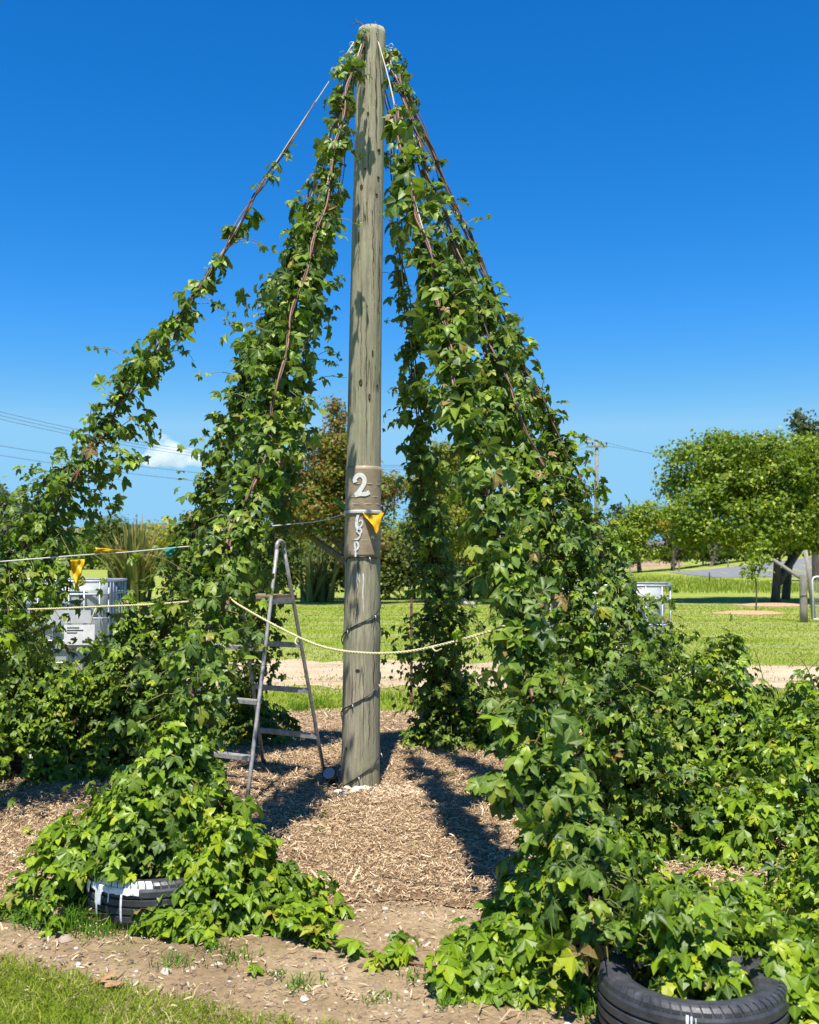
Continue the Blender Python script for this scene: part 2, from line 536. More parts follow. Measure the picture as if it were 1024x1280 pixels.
# ------------------------------------------------------------------ the ground
POLE_XY = np.array([(451 - 512) / FPX * 7.15, 7.15])
CX, CY = -0.3, 7.0
def big_sheet(name, z, mat, half=2500):
    # finer in the middle, one sheet to the horizon
    xs = np.concatenate([[-half, -600, -200, -80], np.linspace(-40, 40, 41), [80, 200, 600, half]])
    ys = np.concatenate([[-200, -60, -20], np.linspace(-8, 80, 45), [120, 200, 600, half]])
    X, Y = np.meshgrid(xs, ys)
    nz = len(xs)
    v = np.stack([X, Y, np.full_like(X, z)], -1).reshape(-1, 3)
    f = [(j * nz + i, j * nz + i + 1, (j + 1) * nz + i + 1, (j + 1) * nz + i) for j in range(len(ys) - 1) for i in range(nz - 1)]
    return MB().add(v, f).build(name, mat, smooth=True)
o = big_sheet('lawn', 0.0, M['lawn']); tag(o, 'mown green lawn with dry yellow patches reaching to the trees', 'lawn', kind='structure')

def ang_table(tab):
    a = np.array([t[0] for t in tab], float); r = np.array([t[1] for t in tab], float)
    return lambda th: np.interp(np.degrees(th) % 360, np.concatenate([a - 360, a, a + 360]), np.concatenate([r, r, r]))
# angle: 0 = +X (right), 90 = +Y (away), 270 = towards the camera
soil_r = ang_table([(0, 5.2), (45, 4.6), (75, 3.9), (90, 3.7), (105, 3.7), (135, 4.4), (180, 4.8), (215, 4.3), (235, 3.55), (246, 3.25), (258, 3.42), (266, 3.62), (276, 4.6), (300, 5.2), (330, 5.2)])
mulch_r = ang_table([(0, 4.8), (45, 4.2), (75, 3.6), (90, 3.45), (105, 3.5), (135, 4.1), (180, 4.4), (215, 3.5), (235, 2.8), (250, 2.55), (262, 2.32), (272, 2.25), (285, 2.4), (300, 3.0), (330, 3.9)])
def edge_wob(th, seed, amp):
    return amp * (np.sin(th * 7 + seed) * .5 + np.sin(th * 17 + 2 * seed) * .3 + np.sin(th * 41 + 3 * seed) * .2 + np.sin(th * 83 + seed) * .15)
def ground_h(x, y):
    """relief of the bed above the lawn sheet"""
    d = np.hypot(x - POLE_XY[0], y - POLE_XY[1])
    return .10 * np.exp(-(d / 1.1) ** 2) * 0 + .012 * smoothnoise(x * .9, y * .9, 5, 3)
def radial_sheet(name, rfun, seed, amp, z0, mat, rings=90, segs=260, relief=1.0):
    th = np.linspace(0, 2 * math.pi, segs, endpoint=False)
    ro = rfun(th) + edge_wob(th, seed, amp)
    fr = np.linspace(0, 1, rings + 1)[1:]
    v = [[CX, CY, z0]]
    Rr, TT = np.meshgrid(fr, th, indexing='ij')
    X = CX + Rr * ro[None] * np.cos(TT); Y = CY + Rr * ro[None] * np.sin(TT)
    fade = np.clip((1 - Rr) * 8, 0, 1)
    Z = z0 + relief * fade * (np.abs(ground_h(X, Y)) + .006 * (1 + smoothnoise(X * 4, Y * 4, 9, 3)))
    vv = np.concatenate([np.array(v), np.stack([X, Y, Z], -1).reshape(-1, 3)])
    f = [(0, 1 + k, 1 + (k + 1) % segs) for k in range(segs)]
    for i in range(rings - 1):
        a = 1 + i * segs
        f += [(a + k, a + segs + k, a + segs + (k + 1) % segs, a + (k + 1) % segs) for k in range(segs)]
    return MB().add(vv, f).build(name, mat, smooth=True)
o = radial_sheet('soil', soil_r, 1.3, .10, .004, M['soil'], relief=.5); tag(o, 'bare dry trodden soil with pale pebbles round the mulch bed', 'soil', kind='structure')
o = radial_sheet('mulch_bed', mulch_r, 2.1, .13, .016, M['mulch'], relief=1.0); tag(o, 'bed of brown shredded wood mulch under the hop tepee', 'mulch', kind='structure')

def strip(name, pts_near, pts_far, z, mat, amp=.12):
    n = len(pts_near); K = 12
    pn = np.array(pts_near, float); pf = np.array(pts_far, float)
    v = []
    for i in range(n):
        for k in range(K + 1):
            t = k / K
            p = pn[i] * (1 - t) + pf[i] * t
            v.append([p[0], p[1], z])
    f = [(i * (K + 1) + k, (i + 1) * (K + 1) + k, (i + 1) * (K + 1) + k + 1, i * (K + 1) + k + 1) for i in range(n - 1) for k in range(K)]
    return MB().add(v, f).build(name, mat)
xs = np.linspace(-26, 26, 260)
near = np.stack([xs, 12.55 + .02 * xs * -2 + edge_wob(xs * .6, 1.0, .3)], 1)
far = np.stack([xs, 15.6 - .11 * xs + edge_wob(xs * .5, 2.0, .35)], 1)
o = strip('dirt_track', near, far, .005, M['track']); tag(o, 'pale bare dirt track worn across the lawn behind the fence', 'track', kind='structure')

# far hills
xs = np.linspace(-900, 900, 181)
hz = 15 + 7 * smoothnoise(xs * .0022, xs * 0, 21, 3) + np.where(xs < 0, 8, 0) * np.exp(-((xs + 200) / 200.) ** 2)
v = []; f = []
for i, x in enumerate(xs):
    for k, (t, yy) in enumerate(((0, 480), (.55, 560), (.9, 640), (1, 720), (.8, 900))):
        v.append([x, yy, max(.0, hz[i] * t)])
f = [(i * 5 + k, (i + 1) * 5 + k, (i + 1) * 5 + k + 1, i * 5 + k + 1) for i in range(len(xs) - 1) for k in range(4)]
o = MB().add(v, f).build('hill', M['hill'], smooth=True); tag(o, 'low dry brown hills with dark scrub on the horizon', 'hill', kind='structure')

# road rising on a grassy bank at the right
def ramp_sheet(name, mat, z_off, a, b, wa, wb):
    K = 24; v = []; f = []
    a = np.array(a, float); b = np.array(b, float)
    for i in range(K + 1):
        t = i / K
        p = a * (1 - t) + b * t
        p[2] = a[2] + (b[2] - a[2]) * (t * t * (3 - 2 * t))
        w = wa * (1 - t) + wb * t
        for s in (-1, -.3, .3, 1):
            v.append([p[0] - s * w * .25, p[1] + s * w, p[2] * (1 - .0 * s) + z_off + s * w * .06])
    f = [(i * 4 + k, (i + 1) * 4 + k, (i + 1) * 4 + k + 1, i * 4 + k + 1) for i in range(K) for k in range(3)]
    return MB().add(v, f).build(name, mat, smooth=True)
# bank under the road
v = []; f = []
K = 20
for i in range(K + 1):
    t = i / K
    x = 16 + 34 * t
    h = 2.9 * (t * t * (3 - 2 * t))
    for (yy, hh) in ((58, 0.004), (64, .12 * h), (84, h + .1), (96, h + .1), (130, .004)):
        v.append([x, yy + 8 * t, hh])
f = [(i * 5 + k, (i + 1) * 5 + k, (i + 1) * 5 + k + 1, i * 5 + k + 1) for i in range(K) for k in range(4)]
o = MB().add(v, f).build('grass_bank', M['lawn'], smooth=True); tag(o, 'rough grassy bank rising beyond the big round tree', 'bank', kind='structure')
v = []; f = []
for i in range(K + 1):
    t = i / K
    x = 21.0 + 29 * t; tt = (x - 16) / 34
    h = 2.9 * (tt * tt * (3 - 2 * tt))
    y0, y1 = 66 + 8 * tt, 82 + 8 * tt
    def surf(y): return .12 * h + (h + .1 - .12 * h) * (y - (64 + 8 * tt)) / 20.0
    lo = y0 + (1 - min(1, t * 4)) * 4
    for y in (lo, (lo + y1) / 2, y1):
        v.append([x, y, surf(y) + .03])
f = [(i * 3 + k, (i + 1) * 3 + k, (i + 1) * 3 + k + 1, i * 3 + k + 1) for i in range(K) for k in range(2)]
o = MB().add(v, f).build('road', M['asphalt'], smooth=True); tag(o, 'grey sealed road climbing the bank behind the big tree', 'road', kind='structure')
# dry earth mound far behind the right tank
v = []; f = []
A = gr(800, 716); B = gr(864, 716)
for i in range(25):
    t = i / 24
    x = A[0] - 1 + (B[0] - A[0] + 2) * t
    h = 1.05 * min(1, 5 * t, 5 * (1 - t)) * (1 + .12 * math.sin(i * 1.7))
    for yy, hh in ((0, .004), (1.2, .7), (2.6, 1.0), (5, .004)):
        v.append([x, A[1] + yy, max(.004, h * hh)])
f = [(i * 4 + k, (i + 1) * 4 + k, (i + 1) * 4 + k + 1, i * 4 + k + 1) for i in range(24) for k in range(3)]
o = MB().add(v, f).build('earth_mound', M['bank'], smooth=True); tag(o, 'low brown earth mound before the far hedge trees', 'mound', kind='structure')

# ------------------------------------------------------------------ the pole
POLE_H = at(465, 38, 7.15)[2]
base_c = np.array([POLE_XY[0], 7.15, 0.0])
top_c = np.array([at(465, 38, 7.15)[0], 7.15, POLE_H])
def pole_axis(z):
    t = np.clip(np.asarray(z, float) / POLE_H, -.1, 1.1)[..., None]
    bow = .012 * np.sin(t * 3.1)
    return base_c * (1 - t) + top_c * t * np.array([1, 1, 1.0]) + bow * np.array([-1, 0, 0])
def pole_rad(z):
    t = np.asarray(z, float) / POLE_H
    return .133 - .034 * t + .004 * np.exp(-((np.asarray(z, float) - 1.05) / .08) ** 2)
def on_pole(px, py, off=.002):
    d = ray(px, py); O = np.array([0, 0, EYE])
    z = EYE
    for _ in range(12):
        c = pole_axis(z); r = float(pole_rad(z)) + off
        a = d[0] ** 2 + d[1] ** 2; b = -(d[0] * c[0] + d[1] * c[1]); cc = c[0] ** 2 + c[1] ** 2 - r * r
        disc = b * b - a * cc
        s = (-b - math.sqrt(max(disc, 0))) / a
        z = (O + d * s)[2]
    return O + d * s
def pole_pt(ang, z, off=0.0):
    c = pole_axis(z); r = float(pole_rad(z)) + off
    return np.array([c[0] + r * math.cos(ang), c[1] + r * math.sin(ang), z])

def stroke(mb, pix, width, off=.0085):
    """painted stroke following pixels over the wrap's surface"""
    p = np.array(pix, float)
    d = np.gradient(p, axis=0); d /= (np.linalg.norm(d, axis=1, keepdims=True) + 1e-9)
    nrm = np.stack([-d[:, 1], d[:, 0]], 1)
    w = np.broadcast_to(np.asarray(width, float), (len(p),))
    L = [on_pole(*(a + n_ * ww / 2), off) for a, n_, ww in zip(p, nrm, w)]
    C = [on_pole(*a, off + .0003) for a in p]
    R_ = [on_pole(*(a - n_ * ww / 2), off) for a, n_, ww in zip(p, nrm, w)]
    n = len(p); v = np.concatenate([L, C, R_])
    f = [(i, i + 1, n + i + 1, n + i) for i in range(n - 1)] + [(n + i, n + i + 1, 2 * n + i + 1, 2 * n + i) for i in range(n - 1)]
    mb.add(v, f)
def spline(pts, n=40):
    p = np.array(pts, float); m = len(p)
    out = []
    for s in np.linspace(0, m - 1, n):
        i = min(int(s), m - 2); t = s - i
        p0, p1, p2, p3 = p[max(i - 1, 0)], p[i], p[i + 1], p[min(i + 2, m - 1)]
        out.append(.5 * ((2 * p1) + (-p0 + p2) * t + (2 * p0 - 5 * p1 + 4 * p2 - p3) * t * t + (-p0 + 3 * p1 - 3 * p2 + p3) * t ** 3))
    return np.array(out)

pole = empty('timber_pole', (POLE_XY[0], 7.15, 0))
tag(pole, 'tall weathered round timber pole standing in the middle of the hop tepee', 'pole')
mb = MB(); rings = 150; seg = 56
zs = np.linspace(-.05, POLE_H, rings); an = np.arange(seg) * 2 * math.pi / seg
vv = []
for z in zs:
    c = pole_axis(z); r = pole_rad(z)
    w = 1 + .012 * np.sin(an * 3 + z * .7) + .009 * np.sin(an * 9 + z * 1.3 + np.sin(z * 3)) + .006 * np.sin(an * 17 + z * .8)
    crk = -.05 * np.exp(-((np.angle(np.exp(1j * (an - (-1.35 + .03 * math.sin(z * 2)))))) / .035) ** 2) * (1 if 2.1 < z < 3.3 or z > 4.3 else 0)
    crk2 = -.05 * np.exp(-((np.angle(np.exp(1j * (an - (-1.0 + .02 * math.sin(z * 3)))))) / .03) ** 2) * (1 if z > 4.6 or .2 < z < .9 else 0)
    rr = r * (w + crk + crk2)
    if z > POLE_H - .03: rr = rr * (1 - (z - POLE_H + .03) * 2)
    vv.append(np.stack([c[0] + rr * np.cos(an), c[1] + rr * np.sin(an), np.full(seg, z)], 1))
fs = [(i * seg + k, i * seg + (k + 1) % seg, (i + 1) * seg + (k + 1) % seg, (i + 1) * seg + k) for i in range(rings - 1) for k in range(seg)]
fs.append(tuple((rings - 1) * seg + k for k in range(seg)))
mb.add(np.concatenate(vv), fs)
mb.build('shaft', M['pole'], pole, smooth=True)
# knots seen on the face
for (px, py, w, h) in ((460, 141, 3, 3), (474, 188, 4, 5), (457, 211, 3, 3), (473, 222, 3, 4), (452, 233, 4, 6), (471, 243, 3, 3), (451, 478, 5, 9), (462, 496, 3, 9), (472, 482, 2, 4), (447, 838, 6, 3.5), (433, 936, 2.5, 4), (466, 441, 2.5, 7)):
    c = on_pole(px, py, .001)
    k = MB(); ring = []
    n = 12
    P0 = on_pole(px, py, -.004)
    for (s, off) in ((1.0, .0005), (.75, .006), (.45, .003)):
        ring.append([on_pole(px + w * .5 * s * math.cos(a) * (1 + .15 * math.sin(3 * a + px)), py + h * .5 * s * math.sin(a), off) for a in np.arange(n) * 2 * math.pi / n])
    vs = np.concatenate([np.array(r_) for r_ in ring] + [on_pole(px, py, .002)[None]])
    fs = [(i * n + j, i * n + (j + 1) % n, (i + 1) * n + (j + 1) % n, (i + 1) * n + j) for i in range(2) for j in range(n)] + [(2 * n + j, 2 * n + (j + 1) % n, 3 * n) for j in range(n)]
    k.add(vs, fs).build('knot', M['knot'], pole, smooth=True)
# long drying cracks in the timber
for j, (x0, y0, x1, y1, w) in enumerate(((456, 46, 455, 128, 1.5), (470, 60, 471, 190, 1.6), (463, 70, 462, 105, .9), (458, 396, 458, 560, 1.0), (466, 250, 467, 372, .9), (449, 270, 448, 350, .8), (474, 300, 474, 420, .8), (452, 350, 451, 470, .7),
                                         (455, 800, 454, 980, .9), (468, 740, 467, 930, .9), (441, 850, 440, 900, .8), (462, 870, 461, 940, .7), (447, 715, 445, 790, .7), (461, 130, 461, 230, .8))):
    k = MB(); n = 26; ys_ = np.linspace(y0, y1, n)
    xs_ = np.linspace(x0, x1, n) + .5 * np.sin(ys_ * .21 + j) + .3 * np.sin(ys_ * .6 + 2 * j)
    stroke(k, np.column_stack([xs_, ys_]), w * np.sin(np.linspace(.12, 3.02, n)) * (1 + .4 * np.sin(ys_ * .9)), .0022); k.build('crack', M['knot'], pole, smooth=True)
# eye hooks near the top
for ang, dz in ((math.pi * 1.0, .10), (math.pi * 1.12, .2), (math.pi * 1.35, .06), (math.pi * 1.62, .07), (-.1, .12), (.2, .22), (.5, .14), (math.pi * .8, .12)):
    p0 = pole_pt(ang, POLE_H - dz, -.01); dr = np.array([math.cos(ang), math.sin(ang), 0])
    h = MB().tube([p0, p0 + dr * .035], .003, 6)
    cc = p0 + dr * .05
    h.tube([cc + dr * .016 * math.cos(a) + np.array([0, 0, .016 * math.sin(a)]) for a in np.arange(10) * .628], .003, 5, closed=True)
    h.build('eye_hook', M['galv'], pole, smooth=True)

# tan tape wrap with lettering: three overlapping turns
def pole_band(z0, z1, off, name, mat, parent, wob=0.0, seed=0, seg=56, rows=10):
    v = []
    r_ = random.Random(seed)
    ph = r_.uniform(0, 6)
    for i in range(rows + 1):
        t = i / rows
        for k in range(seg):
            a = k * 2 * math.pi / seg
            z = z0 + (z1 - z0) * t + wob * (math.sin(a * 1 + ph) + .4 * math.sin(3 * a + ph))
            p = pole_pt(a, z, off + .0012 * math.sin(9 * a + 40 * z + ph) + .001 * math.sin(z * 120 + ph))
            v.append(p)
    f = [(i * seg + k, i * seg + (k + 1) % seg, (i + 1) * seg + (k + 1) % seg, (i + 1) * seg + k) for i in range(rows) for k in range(seg)]
    # thin rim back to the pole
    n = (rows + 1) * seg
    for k in range(seg): v.append(pole_pt(k * 2 * math.pi / seg, z0 + wob * 0, -.002))
    for k in range(seg): v.append(pole_pt(k * 2 * math.pi / seg, z1 + wob * 0, -.002))
    f += [(n + k, n + (k + 1) % seg, (k + 1) % seg, k) for k in range(seg)]
    f += [(rows * seg + k, rows * seg + (k + 1) % seg, n + seg + (k + 1) % seg, n + seg + k) for k in range(seg)]
    return MB().add(v, f).build(name, mat, parent, smooth=True)
def zpole(py): return float(on_pole(458, py)[2])
wrap = pole_band(zpole(697), zpole(582), .004, 'wrap', M['card'], pole, .0, 3, rows=24)
for i, (py0, py1) in enumerate(((606, 604.5), (622, 620.6), (631.5, 629.8), (676.2, 674.8))):
    pole_band(zpole(py0), zpole(py1), .0048, 'tape_edge', M['card'], wrap, .003, 10 + i, rows=2)
mb = MB(); stroke(mb, spline([(444.5, 603), (443.5, 599), (447, 594.5), (452, 594), (455.5, 598.5), (455, 605), (450, 613), (444.5, 619)], 40), 5.4)
stroke(mb, spline([(443.5, 619.3), (450, 617.5), (457, 617.5), (462, 615)], 20), np.linspace(5, 5.5, 20)); mb.build('painted_numeral', M['paint_white'], wrap, smooth=True)
mb = MB(); stroke(mb, spline([(448, 643), (446, 650), (446, 656), (447, 661)], 16), np.linspace(3, 4.5, 16))
stroke(mb, spline([(449, 652), (452, 650), (453, 655), (450, 659), (446, 663), (449, 667), (452, 665), (451, 661), (449, 662)], 44), 1.9)
stroke(mb, spline([(451, 664), (450, 670), (447, 674), (443, 674)], 16), 1.8); mb.build('painted_letter', M['drip'], wrap, smooth=True)
mb = MB(); stroke(mb, spline([(444.5, 696), (444.5, 688), (443.5, 679), (446, 677.5), (448, 681), (447, 686), (443, 688)], 40), 2.3)
mb.build('painted_letter', M['drip'], wrap, smooth=True)
mb = MB(); stroke(mb, spline([(464, 673), (466, 670), (467.5, 673.5)], 10), 2.0); mb.build('paint_fleck', M['paint_white'], wrap, smooth=True)
# pale paint runs below the wrap
for (x, y0, y1, w) in ((446.5, 716, 735, 1.5), (454, 717, 765, 1.7), (449, 718, 728, 1.2)):
    mb = MB(); stroke(mb, [(x + .4 * math.sin(t * 9), y0 + (y1 - y0) * t) for t in np.linspace(0, 1, 12)], np.linspace(w, .5, 12), .003); mb.build('paint_run', M['drip'], pole, smooth=True)

# dead twigs on the pole top
tw = empty('dead_bine_twigs', tuple(top_c)); tag(tw, 'dry curled bine twigs on the flat top of the timber pole', 'twigs')
for pts in (((452, 40), (457, 36), (453, 31), (446, 29), (437, 33)), ((456, 38), (452, 30), (447, 27), (445, 24)), ((458, 37), (464, 35), (468, 33)), ((470, 38), (470, 32), (469, 27)), ((470, 33), (478, 38), (484, 44))):
    q = spline([at(px, py, 7.10 + .02 * i) for i, (px, py) in enumerate(pts)], 14)
    MB().tube(q, np.linspace(.005, .0025, 14), 5).build('twig', M['stem_dark'], tw, smooth=True)

# ------------------------------------------------------------------ string of lights spiralling round the pole
fl = empty('fairy_light_string', tuple(pole_pt(-math.pi / 2, .02, .01)))
tag(fl, 'thin black cable of tiny lights wound round the lower pole', 'light string')
pts = []
z_top = zpole(698)
for i in range(260):
    s = i / 259
    turns = 3.6
    a = -math.pi * .2 - s * turns * 2 * math.pi
    z = z_top - (z_top - .035) * (np.clip((s - .08) / .84, 0, 1)) + .01 * math.sin(s * 40)
    pts.append(pole_pt(a, z, .007))
pts = np.array(pts)
MB().tube(pts, .0042, 5).build('cable', M['black_plastic'], fl, smooth=True)
for i in range(6, 258, 17):
    p = pts[i]; c = pole_axis(p[2]); d = p - c; d[2] = 0; d /= np.linalg.norm(d)
    MB().tube([p + d * .004, p + d * .007 + np.array([.004, 0, -.014]), p + d * .006 + np.array([.006, 0, -.03])], [.004, .004, .0025], 5).build('bulb', M['bulb'], fl, smooth=True)

# garden spot light and white stones at the pole's foot
g0 = gr(415, 989)
sp = empty('garden_spotlight', (g0[0], g0[1], .02)); tag(sp, 'small black garden spotlight on the mulch beside the pole foot', 'spotlight')
MB().tube([g0 + np.array([.03, 0, -.05]), g0 + np.array([.02, 0, .05])], [.006, .01], 8).build('spike', M['black_plastic'], sp)
hc = g0 + np.array([-.005, .01, .095]); ax = np.array([-.25, -.75, .6]); ax /= np.linalg.norm(ax)
MB().tube([hc - ax * .06, hc - ax * .055, hc - ax * .02, hc + ax * .03, hc + ax * .055], [.02, .032, .036, .044, .048], 20).build('lamp_head', M['black_plastic'], sp, smooth=True)
MB().tube([hc + ax * .0555, hc + ax * .0575], [.042, .04], 20).build('lens', simple('grey_lens', (.3, .33, .38), None, 10, .15), sp)
MB().tube(spline([hc - ax * .06, g0 + np.array([.05, .05, .03]), g0 + np.array([.1, -.02, .02]), pole_pt(-2.2, .03, .02)], 16), .005, 6).build('cable', M['black_plastic'], sp, smooth=True)
def rock(c, r, seed, flat=.6):
    rr = np.random.default_rng(seed)
    v = []; n1, n2 = 6, 8
    fs = []
    for i in range(n1 + 1):
        ph = math.pi * i / n1
        for k in range(n2):
            a = 2 * math.pi * k / n2
            q = 1 + rr.uniform(-.22, .22)
            v.append([r * q * math.sin(ph) * math.cos(a), r * q * .8 * math.sin(ph) * math.sin(a), r * flat * math.cos(ph) * (1 + rr.uniform(-.1, .1))])
    fs = [(i * n2 + k, i * n2 + (k + 1) % n2, (i + 1) * n2 + (k + 1) % n2, (i + 1) * n2 + k) for i in range(n1) for k in range(n2)]
    return np.array(v) + np.asarray(c), fs
for i, (px, py, r) in enumerate(((423, 998, .030), (429, 1001, .034), (434, 993, .026), (446, 995, .036), (452, 993, .026), (460, 994, .026), (441, 997, .022))):
    c = gr(px, py); v, f = rock((c[0], c[1], .035 + r * .25), r, 40 + i)
    o = MB().add(v, f).build('white_stone', M['white_stone']); tag(o, 'small white stone lying at the front of the pole foot', 'stone', 'white stones at the pole foot')

# ------------------------------------------------------------------ tyres
def tyre(c, r, h, label, parts=(), painted=None):
    t = empty('tyre_planter', tuple(c)); tag(t, label, 'tyre', 'old tyres round the hop tepee')
    c = np.array(c, float)
    # carcass: closed profile, tread grooves cut as steps
    prof = []
    N = 5
    tread = []
    z0, z1 = .03 * h / .2, h - .03 * h / .2
    ribs = 4
    seg_h = (z1 - z0) / ribs
    g = .010
    for i in range(ribs):
        a = z0 + i * seg_h; b = a + seg_h
        bul = lambda z: .012 * (1 - ((z - h / 2) / (h / 2)) ** 2)
        if i > 0: tread += [(r - .014 + bul(a), a - g * .2), (r - .014 + bul(a), a + g * .2)]
        tread += [(r - .004 + bul(a + g), a + g * .6), (r - .004 + bul((a + b) / 2), (a + b) / 2), (r - .004 + bul(b - g), b - g * .6)]
    prof = [(r * .66, .02 * h), (r * .80, 0), (r * .93, .01 * h)] + tread + [(r * .955, h * .975), (r * .9, h), (r * .80, h * 1.0), (r * .70, h * .95), (r * .655, h * .86), (r * .645, h * .78), (r * .70, h * .7), (r * .86, h * .6), (r * .88, h * .3), (r * .7, h * .12)]
    MB().lathe(prof, c, 96, closed=True).build('carcass', M['tyre'], t, smooth=False)
    # shoulder tread blocks
    nb = 60
    for k in range(nb):
        a = 2 * math.pi * k / nb + .01
        v = []
        da = 2 * math.pi / nb * .40
        for (rr, z) in ((r * .985, h * .87), (r * .978, h * .93), (r * .945, h * .985), (r * .915, h * 1.006)):
            for s in (-1, 1):
                aa = a + s * da - (1.0 - rr / r) * .5
                v.append([c[0] + (rr + .003) * math.cos(aa), c[1] + (rr + .003) * math.sin(aa), c[2] + z + .002])
        nv = len(v)
        for j in range(nv):                     # inner copy so the block has depth
            q = np.array(v[j]); d = q - c; d[2] = 0; d /= np.linalg.norm(d)
            v.append(q - d * .012 - np.array([0, 0, .006]))
        f = [(0, 1, 3, 2), (2, 3, 5, 4), (4, 5, 7, 6), (0, 2, 10, 8), (2, 4, 12, 10), (4, 6, 14, 12), (1, 9, 11, 3), (3, 11, 13, 5), (5, 13, 15, 7), (0, 8, 9, 1), (6, 7, 15, 14)]
        pa = painted and painted[0] < (a if a < math.pi else a - 2 * math.pi) < painted[1]
        MB().add(v, f).build('tread_block', M['drip'] if pa else M['tyre'], t)
    # soil inside
    MB().add([[c[0], c[1], h * .62]] + [[c[0] + r * .8 * math.cos(a), c[1] + r * .8 * math.sin(a), h * .6] for a in np.arange(20) * .31416], [(0, 1 + k, 1 + (k + 1) % 20) for k in range(20)]).build('soil_fill', M['soil'], t)
    # paint splashes over the tread
    for (a0, a1, zz0, zz1) in parts:
        v = []; n = 16; m_ = 10
        for i in range(n + 1):
            a = a0 + (a1 - a0) * i / n
            lo = zz0 + (zz1 - zz0) * .18 * (math.sin(i * 2.3) * .5 + .5)
            for j in range(m_ + 1):
                z = lo + (zz1 - lo) * j / m_
                zr = z / h
                rad = r + .012 * (1 - ((z - h / 2) / (h / 2)) ** 2) + .0015
                if zr > .86: rad = r * (1.0 - (zr - .86) * .62) + .0085
                zt = min(z, h * 1.006 + .007)
                v.append([c[0] + rad * math.cos(a), c[1] + rad * math.sin(a), c[2] + zt])
        f = [(i * (m_ + 1) + j, (i + 1) * (m_ + 1) + j, (i + 1) * (m_ + 1) + j + 1, i * (m_ + 1) + j + 1) for i in range(n) for j in range(m_)]
        MB().add(v, f).build('paint_splash', M['drip'], t, smooth=True)
    return t
T1 = np.array([.945, 3.51, .012]); T2 = np.array([-1.135, 4.73, .012]); T3 = np.array([-2.70, 7.74, .02]); T5 = np.array([1.62, 6.2, .02])
tyre(T1, .305, .20, 'black tyre lying flat with a small white paint drip, leaves growing from its ring',
     ((-1.89, -1.865, .03, .180), (-1.845, -1.83, .06, .178), (-1.80, -1.792, .10, .175)))
tyre(T2, .31, .20, 'black tyre on bare soil with a broad white paint splash on its upper tread',
     ((-2.45, -1.60, .150, .178), (-2.32, -2.18, .09, .16), (-2.30, -2.26, .03, .10), (-1.86, -1.83, .03, .16), (-2.06, -2.04, .11, .16), (-2.62, -2.50, .125, .175)), (-2.45, -1.45))
tyre(T3, .30, .19, 'grey smeared tyre almost hidden by the leafy mound near the water tank and flax',
     ((-1.75, -1.45, .03, .19),))
tyre(T5, .30, .19, 'black tyre in deep shade under the sprawling hop plants by the right hand tank')

# ------------------------------------------------------------------ step ladder
fA = gr(308, 1014); fB = gr(405, 968); fB2 = gr(328, 958)
wv = fB2 - fB; wv[2] = 0; wv = wv / np.linalg.norm(wv)      # across the ladder
fA2 = fA + wv * .56; fB2 = fB + wv * .56
apex = (fA + fB) / 2
lad = empty('step_ladder', (float((fA[0] + fB2[0]) / 2), float((fA[1] + fB2[1]) / 2), 0))
tag(lad, 'grey aluminium folding step ladder standing open beside the timber pole', 'ladder')
GZ = .02
def rail_pt(foot, ztop, z, side):          # straight leg towards the hoop
    top = apex + (wv * .56 * .14 if side == 0 else wv * .56 * .86)
    top = np.array([top[0], top[1], ztop])
    b = np.array([foot[0], foot[1], GZ]); t = (z - GZ) / (ztop - GZ)
    off = (foot - apex) * .06
    return b * (1 - t) + (top + np.array([off[0], off[1], 0])) * t
HT = 1.70
for side, (ff, bb) in enumerate(((fA, fB), (fA2, fB2))):
    fr = [rail_pt(ff, HT, z, side) for z in np.linspace(GZ, HT - .05, 8)]
    bk = [rail_pt(bb, HT, z, side) for z in np.linspace(GZ, HT - .05, 8)]
    MB().tube(fr, .0135, 8).build('front_rail', M['alu'], lad, smooth=True)
    MB().tube(bk, .0135, 8).build('rear_rail', M['alu'], lad, smooth=True)
    mid = (fr[-1] + bk[-1]) / 2 + np.array([0, 0, .055])
    MB().tube(spline([fr[-1] + np.array([0, 0, -.02]), fr[-1] + np.array([0, 0, .03]), mid, bk[-1] + np.array([0, 0, .03]), bk[-1] + np.array([0, 0, -.02])], 14), .0142, 8).build('hand_hoop', M['alu'], lad, smooth=True)
    for foot in (ff, bb):
        MB().tube([np.array([foot[0], foot[1], .012]), np.array([foot[0], foot[1], .055])], .018, 10).build('foot_cap', M['black_plastic'], lad)
for z in (.31, .65, .985):
    MB().bar(rail_pt(fA, HT, z, 0), rail_pt(fA2, HT, z, 1), .065, .026).build('front_tread', M['alu'], lad)
    MB().bar(rail_pt(fB, HT, z - .02, 0), rail_pt(fB2, HT, z - .02, 1), .03, .035).build('rear_rung', M['alu'], lad)
c4 = [rail_pt(fA, HT, 1.31, 0), rail_pt(fA2, HT, 1.31, 1), rail_pt(fB2, HT, 1.31, 1), rail_pt(fB, HT, 1.31, 0)]
MB().add([p + np.array([0, 0, dz]) for dz in (0, .022) for p in c4], [(0, 1, 2, 3), (4, 7, 6, 5), (0, 4, 5, 1), (1, 5, 6, 2), (2, 6, 7, 3), (3, 7, 4, 0)]).build('platform', M['tray'], lad)
MB().bar(c4[3] + np.array([0, 0, -.02]), c4[2] + np.array([0, 0, -.02]), .03, .04).bar(c4[0] + np.array([0, 0, -.02]), c4[3] + np.array([0, 0, -.02]), .02, .035).build('platform_frame', M['alu'], lad)

